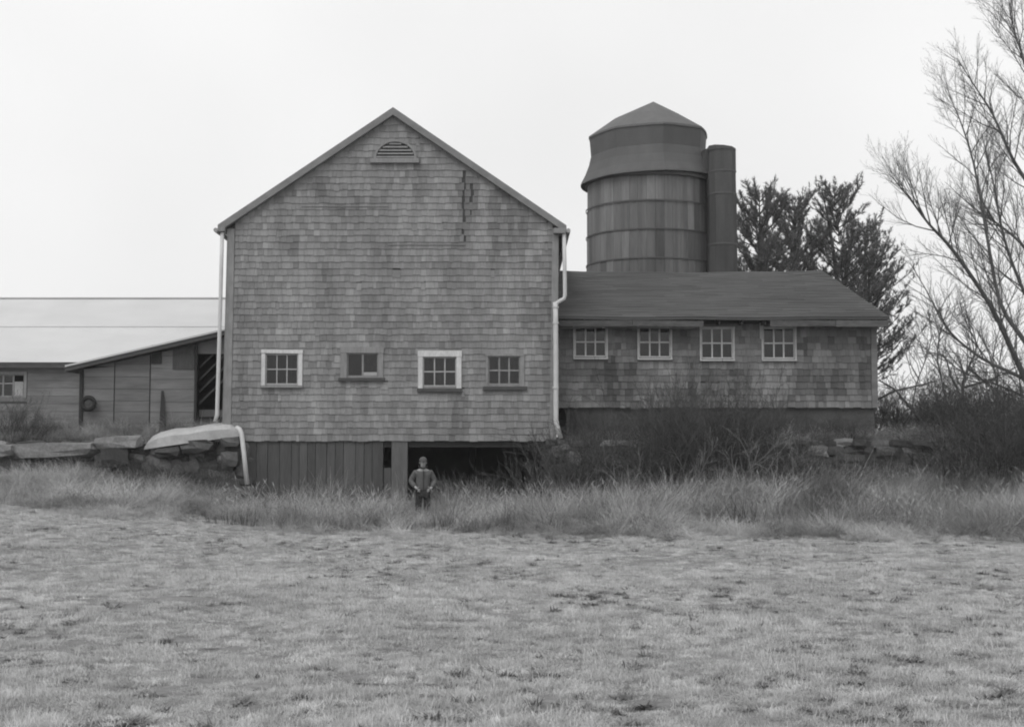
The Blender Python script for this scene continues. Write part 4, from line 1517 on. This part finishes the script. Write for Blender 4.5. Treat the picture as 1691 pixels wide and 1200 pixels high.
# ------------------------------------------------------------------ grass
def blade_patch(seed, n, h, radius, lay, width, segs=3, clumps=6, jit=0.3, droop=0.6):
    """a round patch of n bent blades gathered in clumps, one mesh"""
    r = np.random.default_rng(seed)
    ca = r.uniform(0, 2 * math.pi, clumps)
    cr_ = radius * np.sqrt(r.random(clumps)) * 0.85
    cdir = r.uniform(0, 2 * math.pi, clumps)
    csh = r.uniform(-0.25, 0.25, clumps)
    cht = r.uniform(0.6, 1.25, clumps)
    k = r.integers(0, clumps, n)
    ox = cr_[k] * np.cos(ca[k]) + r.normal(0, radius * 0.3, n)
    oy = cr_[k] * np.sin(ca[k]) + r.normal(0, radius * 0.3, n)
    t = np.where(r.random(n) < 0.6, cdir[k] + r.normal(0, 0.6, n), r.uniform(0, 2 * math.pi, n))
    L = h * r.uniform(0.45, 1.15, n) * cht[k]
    tilt = np.abs(r.normal(lay, jit, n))
    bend = r.uniform(0.1, droop, n) * 2 / segs
    w_ = width * r.uniform(0.7, 1.3, n)
    sh = np.clip(0.5 + csh[k] + r.uniform(-0.3, 0.3, n), 0, 1)
    P = np.stack([ox, oy, np.full(n, -0.01)], -1)
    side = np.stack([-np.sin(t), np.cos(t), np.zeros(n)], -1)
    rows = []
    for j in range(segs + 1):
        ww = (w_ * (1 - (j / segs) ** 1.5 * 0.9))[:, None] / 2
        rows.append(P - side * ww)
        rows.append(P + side * ww)
        a_ = np.minimum(tilt + bend * j, 1.9)
        P = P + np.stack([np.cos(t) * np.sin(a_), np.sin(t) * np.sin(a_), np.cos(a_)], -1) * (L / segs)[:, None]
        P[:, 2] = np.maximum(P[:, 2], 0.004)
    V = np.stack(rows, 1)                                   # n, 2(segs+1), 3
    m_ = 2 * (segs + 1)
    b0 = (np.arange(n) * m_)[:, None]
    Fc = np.concatenate([np.stack([b0[:, 0] + 2 * j, b0[:, 0] + 2 * j + 1, b0[:, 0] + 2 * j + 3, b0[:, 0] + 2 * j + 2], -1)[:, None] for j in range(segs)], 1)
    me_ = bpy.data.meshes.new('tuft')
    me_.from_pydata(V.reshape(-1, 3).tolist(), [], Fc.reshape(-1, 4).tolist())
    at = me_.attributes.new('shade', 'FLOAT', 'FACE')
    at.data.foreach_set('value', np.repeat(sh, segs).astype(np.float32))
    return me_


def scatter(name, P, rot, scl, idx_, meshes, material, label, cat):
    c = bpy.data.collections.new(name + '_tufts')
    for i, m_ in enumerate(meshes):
        m_.materials.append(M[material])
        c.objects.link(bpy.data.objects.new('%s_tuft_%02d' % (name, i), m_))
    pm_ = bpy.data.meshes.new(name)
    pm_.from_pydata(P.tolist(), [], [])
    a1 = pm_.attributes.new('rot', 'FLOAT_VECTOR', 'POINT')
    a1.data.foreach_set('vector', rot.astype(np.float32).ravel())
    a2 = pm_.attributes.new('scl', 'FLOAT_VECTOR', 'POINT')
    a2.data.foreach_set('vector', scl.astype(np.float32).ravel())
    a3 = pm_.attributes.new('idx', 'INT', 'POINT')
    a3.data.foreach_set('value', idx_.astype(np.int32))
    o = bpy.data.objects.new(name, pm_)
    COL.objects.link(o)
    pm_.materials.append(M[material])
    g = bpy.data.node_groups.new(name, 'GeometryNodeTree')
    g.interface.new_socket('Geometry', in_out='INPUT', socket_type='NodeSocketGeometry')
    g.interface.new_socket('Geometry', in_out='OUTPUT', socket_type='NodeSocketGeometry')
    N, L = g.nodes, g.links
    gi, go = N.new('NodeGroupInput'), N.new('NodeGroupOutput')
    ci = N.new('GeometryNodeCollectionInfo')
    ci.inputs['Collection'].default_value = c
    ci.inputs['Separate Children'].default_value = True
    ci.inputs['Reset Children'].default_value = True
    ip = N.new('GeometryNodeInstanceOnPoints')
    ip.inputs['Pick Instance'].default_value = True

    def attr(nm, dt):
        q = N.new('GeometryNodeInputNamedAttribute')
        q.data_type = dt
        q.inputs['Name'].default_value = nm
        return q.outputs['Attribute']
    L.new(gi.outputs[0], ip.inputs['Points'])
    L.new(ci.outputs[0], ip.inputs['Instance'])
    L.new(attr('idx', 'INT'), ip.inputs['Instance Index'])
    e2r = N.new('FunctionNodeEulerToRotation')
    L.new(attr('rot', 'FLOAT_VECTOR'), e2r.inputs[0])
    L.new(e2r.outputs[0], ip.inputs['Rotation'])
    L.new(attr('scl', 'FLOAT_VECTOR'), ip.inputs['Scale'])
    L.new(ip.outputs[0], go.inputs[0])
    md = o.modifiers.new('scatter', 'NODES')
    md.node_group = g
    tag(o, label, cat, kind='stuff')
    return o


def emit(n, ymin, ymax, power=1.0, margin=1.12, pad=1.5):
    """random points in the ground wedge the photograph looks over (plus a margin)"""
    u = RNG.random(n)
    y = ymin + (ymax - ymin) * u ** power
    hw = y * (845.5 / F) * margin + pad
    x = (RNG.random(n) * 2 - 1) * hw
    return x, y


# short matted field grass
short = [blade_patch(s_, 330, 0.07, 0.15, 1.15, 0.0052, 2, clumps=7, jit=0.4) for s_ in range(10)]
x, y = emit(15000, 5.0, 30.5, 0.85)
bare = vnoise(x * 0.8, y * 0.8, 21) * 0.4 + vnoise(x * 3.6, y * 3.6, 22) * 0.6
keep = RNG.random(len(x)) < 0.35 + 0.65 * sstep(0.22, 0.36, bare)
x, y = x[keep], y[keep]
n = len(x)
clump = vnoise(x * 1.3, y * 1.3, 33)
s = (0.8 + 0.35 * clump) * RNG.uniform(0.8, 1.2, n)
hz_ = (0.55 + 0.8 * clump) * RNG.uniform(0.5, 1.8, n)
scatter('field_grass', np.stack([x, y, height(x, y)], -1), np.stack([RNG.normal(0, 0.06, n), RNG.normal(0, 0.06, n), RNG.uniform(0, 6.28, n)], -1),
        np.stack([s, s, hz_], -1), RNG.integers(0, 10, n), short, 'grass', 'short matted pale dead grass covering the field', 'grass')

# low dark rosettes and leaf litter that fleck the field
fleck = [blade_patch(120 + s_, 60, 0.085, 0.06, 1.0, 0.011, 2, clumps=3, jit=0.4) for s_ in range(6)]
x, y = emit(3600, 5.0, 30.5, 0.8)
keep = RNG.random(len(x)) < sstep(0.35, 0.7, vnoise(x * 0.5, y * 0.5, 71) * 0.5 + vnoise(x * 1.9, y * 1.9, 72) * 0.5)
x, y = x[keep], y[keep]
n = len(x)
s = RNG.uniform(0.35, 1.35, n)
scatter('field_weeds', np.stack([x, y, height(x, y) + 0.01], -1), np.stack([RNG.normal(0, 0.06, n), RNG.normal(0, 0.06, n), RNG.uniform(0, 6.28, n)], -1),
        np.stack([s * RNG.uniform(0.8, 2.2, n), s, RNG.uniform(0.6, 1.1, n)], -1), RNG.integers(0, 6, n), fleck, 'fleck', 'low dark weeds and litter flecking the pale field', 'weeds')

# tall unmown grass along the foot of the buildings
tall = [blade_patch(40 + s_, 110, 0.95, 0.24, 0.42, 0.0085, 6, clumps=4, jit=0.45, droop=1.25) for s_ in range(10)]
x, y = emit(8200, 25.0, 35.2, 1.0, 1.1, 1.0)
front = 28.4 - 0.20 * np.maximum(x, 0) + 3.4 * (vnoise(x * 0.45, y * 0.1, 44) - 0.5) + 1.2 * (vnoise(x * 1.7, y * 0.1, 54) - 0.5)          # edge of the mown field
front = np.where(x < -5, 30.2 + 2.4 * (vnoise(x * 0.45, y * 0.1, 45) - 0.5), front)
d = y - front
pr = sstep(-2.6, 2.0, d) ** 1.3
blocked = (x > XL - 0.1) & (x < XR) & (y > 34.75)
blocked |= (x < XL) & (y > 34.65)
blocked |= (x > XR) & (y > 34.35)
gap = vnoise(x * 0.55, y * 0.8, 46) * 0.6 + vnoise(x * 1.7, y * 1.7, 47) * 0.4
keep = (RNG.random(len(x)) < pr * (0.15 + 0.85 * sstep(0.30, 0.5, gap))) & ~blocked
x, y, d, gap = x[keep], y[keep], d[keep], gap[keep]
n = len(x)
s = (0.12 + 0.55 * sstep(-1.5, 4.0, d) + 0.9 * sstep(-1.5, 1.5, d) * (vnoise(x * 0.8, y * 0.8, 48) - 0.42)) * RNG.uniform(0.7, 1.35, n)
s = np.where(x < -6.5, s * 0.62, s)
s = np.where((np.abs(x + 2.1) < 0.45) & (y < 32.2), np.minimum(s, 0.42), s)
s = np.clip(s, 0.16, 1.45)
wind = RNG.normal(0.0, 0.14, n) + 1.2 * (vnoise(x * 0.7, y * 0.7, 52) - 0.5)
wind2 = RNG.normal(0.0, 0.14, n) + 0.8 * (vnoise(x * 0.7, y * 0.7, 53) - 0.5)
spin = RNG.uniform(0, 6.28, n)
wx_, wy_ = wind2, 0.1 + wind
scatter('tall_grass', np.stack([x, y, height(x, y)], -1), np.stack([np.cos(spin) * wx_ + np.sin(spin) * wy_, -np.sin(spin) * wx_ + np.cos(spin) * wy_, spin], -1),
        np.stack([0.75 + 0.4 * s, 0.75 + 0.4 * s, s], -1), RNG.integers(0, 10, n), tall, 'tall', 'tall bent dead grass along the foot of barn and walls', 'grass')

# single pale stalks with seed heads standing above it
def stalk_mesh(seed):
    r = random.Random(seed)
    b = MB()
    for k in range(9):
        t = r.uniform(0, 6.28)
        p = Vector((r.gauss(0, 0.18), r.gauss(0, 0.18), 0))
        d_ = Vector((math.cos(t) * r.uniform(0.05, 0.5), math.sin(t) * r.uniform(0.05, 0.5), 1)).normalized()
        L = r.uniform(0.6, 1.15)
        q = [p]
        for j in range(5):
            d_ = (d_ + Vector((math.cos(t) * 0.05 * j, math.sin(t) * 0.05 * j, -0.03 * j))).normalized()
            q.append(q[-1] + d_ * L / 5)
        b.tube(q, [0.004, 0.0038, 0.0035, 0.003, 0.003, 0.002], 3, cap=False, sh=r.uniform(0.3, 1))
        e = q[-1]
        b.tube([e - d_ * 0.10, e - d_ * 0.03, e + d_ * 0.06], [0.003, 0.008, 0.002], 4, cap=False, sh=r.uniform(0.3, 1))
    return b.mesh('stalks')


stalks = [stalk_mesh(400 + k) for k in range(6)]
x, y = emit(1300, 28.5, 34.6, 1.0, 1.1, 1.0)
keep = (RNG.random(len(x)) < sstep(0.35, 0.65, vnoise(x * 0.6, y * 0.7, 81))) & ~((x < XL) & (y > 34.4)) & ~((x > XR) & (y > 34.2)) & ~((np.abs(x + 2.13) < 0.5) & (y < 32.3))
x, y = x[keep], y[keep]
n = len(x)
s = RNG.uniform(0.5, 1.0, n) * np.where(x < -6, 0.6, 1.0)
scatter('seed_stalks', np.stack([x, y, height(x, y)], -1), np.stack([RNG.normal(0, 0.15, n), RNG.normal(0.1, 0.15, n), RNG.uniform(0, 6.28, n)], -1),
        np.stack([s, s, s], -1), RNG.integers(0, 6, n), stalks, 'stalk', 'pale dry stalks with seed heads above the tall grass', 'grass')

# dark dead weed stalks standing in it
weeds = [blade_patch(80 + s_, 26, 1.0, 0.22, 0.30, 0.010, 4, clumps=4, jit=0.28) for s_ in range(6)]
x, y = emit(1500, 28.0, 34.9, 1.0, 1.1, 1.0)
wn_ = vnoise(x * 0.5, y * 0.6, 61)
keep = (RNG.random(len(x)) < sstep(0.42, 0.62, wn_)) & (y > 28.6 - 0.15 * np.maximum(x, 0)) & ~((x < XL) & (y > 34.6)) & ~((x > XR) & (y > 34.3)) & ~((np.abs(x + 2.13) < 0.55) & (y < 32.3))
x, y = x[keep], y[keep]
n = len(x)
s = RNG.uniform(0.35, 0.95, n) * np.where(x < -6, 0.6, 1.0)
scatter('dead_weeds', np.stack([x, y, height(x, y)], -1), np.stack([RNG.normal(0, 0.15, n), RNG.normal(0.1, 0.2, n), RNG.uniform(0, 6.28, n)], -1),
        np.stack([s, s, s], -1), RNG.integers(0, 6, n), weeds, 'bramble', 'dark dead weed stalks standing among the tall grass', 'weeds')

# grass on the upper terraces
x = RNG.uniform(-17, 14, 1500)
y = RNG.uniform(35.3, 37.2, 1500)
keep = ((x < XL - 0.45) & (y > 35.65)) | ((x > XR + 0.5) & (y > 35.2) & (y < 35.85)) | ((x > 10.2) & (y > 35.0))
x, y = x[keep], y[keep]
n = len(x)
s = RNG.uniform(0.2, 0.5, n)
scatter('terrace_grass', np.stack([x, y, height(x, y)], -1), np.stack([RNG.normal(0, 0.2, n), RNG.normal(0, 0.2, n), RNG.uniform(0, 6.28, n)], -1),
        np.stack([s * 0 + 0.8, s * 0 + 0.8, s], -1), RNG.integers(0, 10, n), [m_.copy() for m_ in tall], 'tall', 'dry grass on the raised ground behind the stone walls', 'grass')


# ------------------------------------------------------------------ person
def skin_mesh(name, verts, edges, radii, root=0, sub=2):
    me_ = bpy.data.meshes.new(name)
    me_.from_pydata(verts, edges, [])
    o = bpy.data.objects.new(name, me_)
    COL.objects.link(o)
    sk = o.modifiers.new('skin', 'SKIN')
    sk.use_smooth_shade = True
    for i, sv in enumerate(me_.skin_vertices[0].data):
        rr = radii[i]
        sv.radius = rr if isinstance(rr, tuple) else (rr, rr)
        sv.use_root = (i == root)
    su = o.modifiers.new('sub', 'SUBSURF')
    su.levels = su.render_levels = sub
    dg = bpy.context.evaluated_depsgraph_get()
    dg.update()
    new = bpy.data.meshes.new_from_object(o.evaluated_get(dg))
    bpy.data.objects.remove(o)
    return new


px_, py_ = (699 - 845.5) / F * 32.0, 32.0
pz = float(height(px_, py_)) - 0.01
H0 = 1.62
# joints, facing the camera (-y)
J = dict(pel=(0, 0, 0.84), bel=(0, -0.01, 0.98), che=(0, 0.0, 1.18), sho=(0, 0.01, 1.32), nek=(0, 0.0, 1.40), hd0=(0, -0.02, 1.46), hd1=(0, -0.02, 1.53), hd2=(0, -0.01, 1.59),
         lsh=(-0.17, 0.01, 1.28), lel=(-0.295, 0.04, 1.08), lwr=(-0.19, -0.12, 0.94), lha=(-0.14, -0.17, 0.89),
         rsh=(0.17, 0.01, 1.28), rel=(0.285, 0.02, 1.07), rwr=(0.19, -0.13, 0.92), rha=(0.14, -0.17, 0.89),
         lhi=(-0.09, 0, 0.80), lkn=(-0.11, -0.03, 0.45), lan=(-0.12, 0.01, 0.08), lto=(-0.14, -0.16, 0.03),
         rhi=(0.09, 0, 0.80), rkn=(0.10, -0.02, 0.45), ran=(0.11, 0.02, 0.08), rto=(0.13, -0.15, 0.03))
names = list(J)
E = [('pel', 'bel'), ('bel', 'che'), ('che', 'sho'), ('sho', 'nek'), ('nek', 'hd0'), ('hd0', 'hd1'), ('hd1', 'hd2'),
     ('sho', 'lsh'), ('lsh', 'lel'), ('lel', 'lwr'), ('lwr', 'lha'), ('sho', 'rsh'), ('rsh', 'rel'), ('rel', 'rwr'), ('rwr', 'rha'),
     ('pel', 'lhi'), ('lhi', 'lkn'), ('lkn', 'lan'), ('lan', 'lto'), ('pel', 'rhi'), ('rhi', 'rkn'), ('rkn', 'ran'), ('ran', 'rto')]
RAD = dict(pel=(0.14, 0.10), bel=(0.14, 0.10), che=(0.16, 0.105), sho=(0.12, 0.09), nek=0.058, hd0=(0.058, 0.07), hd1=(0.074, 0.09), hd2=(0.062, 0.078), lsh=0.065, lel=0.045, lwr=0.032, lha=0.035, rsh=0.065, rel=0.045, rwr=0.032, rha=0.035,
           lhi=0.085, lkn=0.06, lan=0.045, lto=0.04, rhi=0.085, rkn=0.06, ran=0.045, rto=0.04)
vs = [J[k] for k in names]
bm_ = skin_mesh('person', vs, [(names.index(a_), names.index(c_)) for a_, c_ in E], [RAD[k] for k in names])
# face: nose, ears, brow, fingers reaching into the pockets, joined to the same mesh
extra = MB()
extra.tube([(0, -0.108, 1.535), (0, -0.135, 1.505), (0, -0.118, 1.495)], [0.010, 0.018, 0.010], 6)
for sx in (-1, 1):
    extra.tube([(sx * 0.074, 0.0, 1.53), (sx * 0.087, 0.005, 1.515), (sx * 0.076, 0.0, 1.49)], [0.010, 0.016, 0.009], 6)
    extra.tube([(sx * 0.022, -0.106, 1.533), (sx * 0.042, -0.100, 1.533)], [0.009, 0.009], 6)
    for k in range(4):
        bx_ = sx * (0.125 + 0.0)
        extra.tube([(sx * 0.14, -0.165 - 0.0, 0.905 - 0.018 * k), (sx * 0.105, -0.172, 0.895 - 0.02 * k), (sx * (0.075 + 0.004 * k), -0.162, 0.885 - 0.022 * k)], [0.010, 0.009, 0.007], 6)
    extra.tube([(sx * 0.155, -0.165, 0.925), (sx * 0.125, -0.175, 0.945), (sx * 0.10, -0.17, 0.95)], [0.011, 0.010, 0.008], 6)
extra.tube([(-0.028, -0.108, 1.468), (0, -0.113, 1.467), (0.028, -0.108, 1.468)], [0.006, 0.008, 0.006], 6)
nb_ = len(bm_.vertices)
v_all = [tuple(v.co) for v in bm_.vertices] + extra.v
f_all = [tuple(p.vertices) for p in bm_.polygons] + [tuple(i + nb_ for i in f) for f in extra.f]
bm2 = bpy.data.meshes.new('person')
bm2.from_pydata(v_all, [], f_all)
bm2.polygons.foreach_set('use_smooth', [True] * len(bm2.polygons))
bm2.materials.append(M['skin'])
person = bpy.data.objects.new('person', bm2)
COL.objects.link(person)
person.location = (px_, py_, pz)
person.rotation_euler = (0, 0, 0.16)
tag(person, 'person in grey jacket and cap standing in tall grass before the barn opening', 'person')


def clothing(name, keys, rad, m, eds=None):
    vs_ = [J[k] if isinstance(k, str) else k[1] for k in keys]
    nm_ = [k if isinstance(k, str) else k[0] for k in keys]
    ed = [(nm_.index(a_), nm_.index(c_)) for a_, c_ in (eds or E) if a_ in nm_ and c_ in nm_]
    me_ = skin_mesh(name, vs_, ed, rad)
    me_.materials.append(M[m])
    at = me_.attributes.new('shade', 'FLOAT', 'FACE')
    at.data.foreach_set('value', [0.5] * len(me_.polygons))
    o = bpy.data.objects.new(name, me_)
    COL.objects.link(o)
    o.parent = person
    return o


clothing('jacket', [('hem', (0, -0.005, 0.80)), 'bel', 'che', 'sho', 'lsh', 'lel', 'lwr', 'rsh', 'rel', 'rwr'],
         [(0.185, 0.14), (0.185, 0.14), (0.20, 0.14), (0.11, 0.10), 0.088, 0.078, 0.058, 0.095, 0.078, 0.058], 'jacket',
         [('hem', 'bel'), ('bel', 'che'), ('che', 'sho'), ('sho', 'lsh'), ('lsh', 'lel'), ('lel', 'lwr'), ('sho', 'rsh'), ('rsh', 'rel'), ('rel', 'rwr')])
clothing('trousers', ['pel', 'lhi', 'lkn', 'lan', 'rhi', 'rkn', 'ran'], [(0.155, 0.12), 0.105, 0.08, 0.068, 0.105, 0.08, 0.068], 'trouser')
b = MB()
b.tube([(-0.06, -0.10, 1.405), (0.0, -0.135, 1.385), (0.06, -0.10, 1.405)], [0.02, 0.026, 0.02], 6)
b.tube([(-0.07, -0.08, 1.41), (-0.09, 0.02, 1.43), (0, 0.09, 1.43), (0.09, 0.02, 1.43), (0.07, -0.08, 1.41)], [0.024] * 5, 6)
me_ = b.mesh('collar', smooth=True)
me_.materials.append(M['trouser'])
o = bpy.data.objects.new('collar', me_)
COL.objects.link(o)
o.parent = person
# jacket details: pocket flaps, front closing, cuffs
for (nm_, m_, bx_) in (('placket', 'trouser', (-0.008, 0.008, -0.15, -0.12, 0.84, 1.33)),):
    b = MB()
    b.box(*bx_)
    me_ = b.mesh(nm_)
    me_.materials.append(M[m_])
    o = bpy.data.objects.new(nm_, me_)
    COL.objects.link(o)
    o.parent = person
# boots
for sx, yo in ((-1, 0.01), (1, 0.02)):
    b = MB()
    b.tube([(sx * 0.115, yo + 0.03, 0.16), (sx * 0.115, yo + 0.02, 0.07), (sx * 0.125, yo - 0.06, 0.05), (sx * 0.137, yo - 0.19, 0.035)], [0.062, 0.062, 0.055, 0.04], 8)
    me_ = b.mesh('boot', smooth=True)
    me_.materials.append(M['rubber'])
    o = bpy.data.objects.new('boot', me_)
    COL.objects.link(o)
    o.parent = person
# cap: crown and peak
b = MB()
n1 = 14
prof = [(0.086, 1.55), (0.092, 1.575), (0.084, 1.615), (0.055, 1.645), (0.02, 1.66), (0.0, 1.662)]
for (r0, z0), (r1, z1) in zip(prof[:-1], prof[1:]):
    for i in range(n1):
        t0, t1 = 2 * math.pi * i / n1, 2 * math.pi * (i + 1) / n1
        b.face([(r0 * math.cos(t0), -0.01 + r0 * 1.12 * math.sin(t0), z0), (r0 * math.cos(t1), -0.01 + r0 * 1.12 * math.sin(t1), z0), (r1 * math.cos(t1), -0.01 + r1 * 1.12 * math.sin(t1), z1), (r1 * math.cos(t0), -0.01 + r1 * 1.12 * math.sin(t0), z1)])
b.hexa([(-0.075, -0.09, 1.56), (0.075, -0.09, 1.56), (0.05, -0.175, 1.548), (-0.05, -0.175, 1.548), (-0.075, -0.09, 1.57), (0.075, -0.09, 1.57), (0.05, -0.175, 1.556), (-0.05, -0.175, 1.556)])
me_ = b.mesh('cap', smooth=True)
me_.materials.append(M['cap'])
o = bpy.data.objects.new('cap', me_)
COL.objects.link(o)
o.parent = person

# ------------------------------------------------------------------ damp air
hb = MB()
hb.box(-60, 60, -6, 110, -1.5, 26)
hm = bpy.data.materials.new('damp_air')
hm.use_nodes = True
hn = hm.node_tree
hn.nodes.remove(hn.nodes['Principled BSDF'])
hv = hn.nodes.new('ShaderNodeVolumePrincipled')
hv.inputs['Color'].default_value = (0.95, 0.95, 0.95, 1)
hv.inputs['Density'].default_value = 0.0006
hv.inputs['Anisotropy'].default_value = 0.2
hn.links.new(hv.outputs[0], hn.nodes['Material Output'].inputs['Volume'])
hz = hb.build('haze', hm)
tag(hz, 'thin pale haze filling the air round the farm', 'haze', kind='stuff')
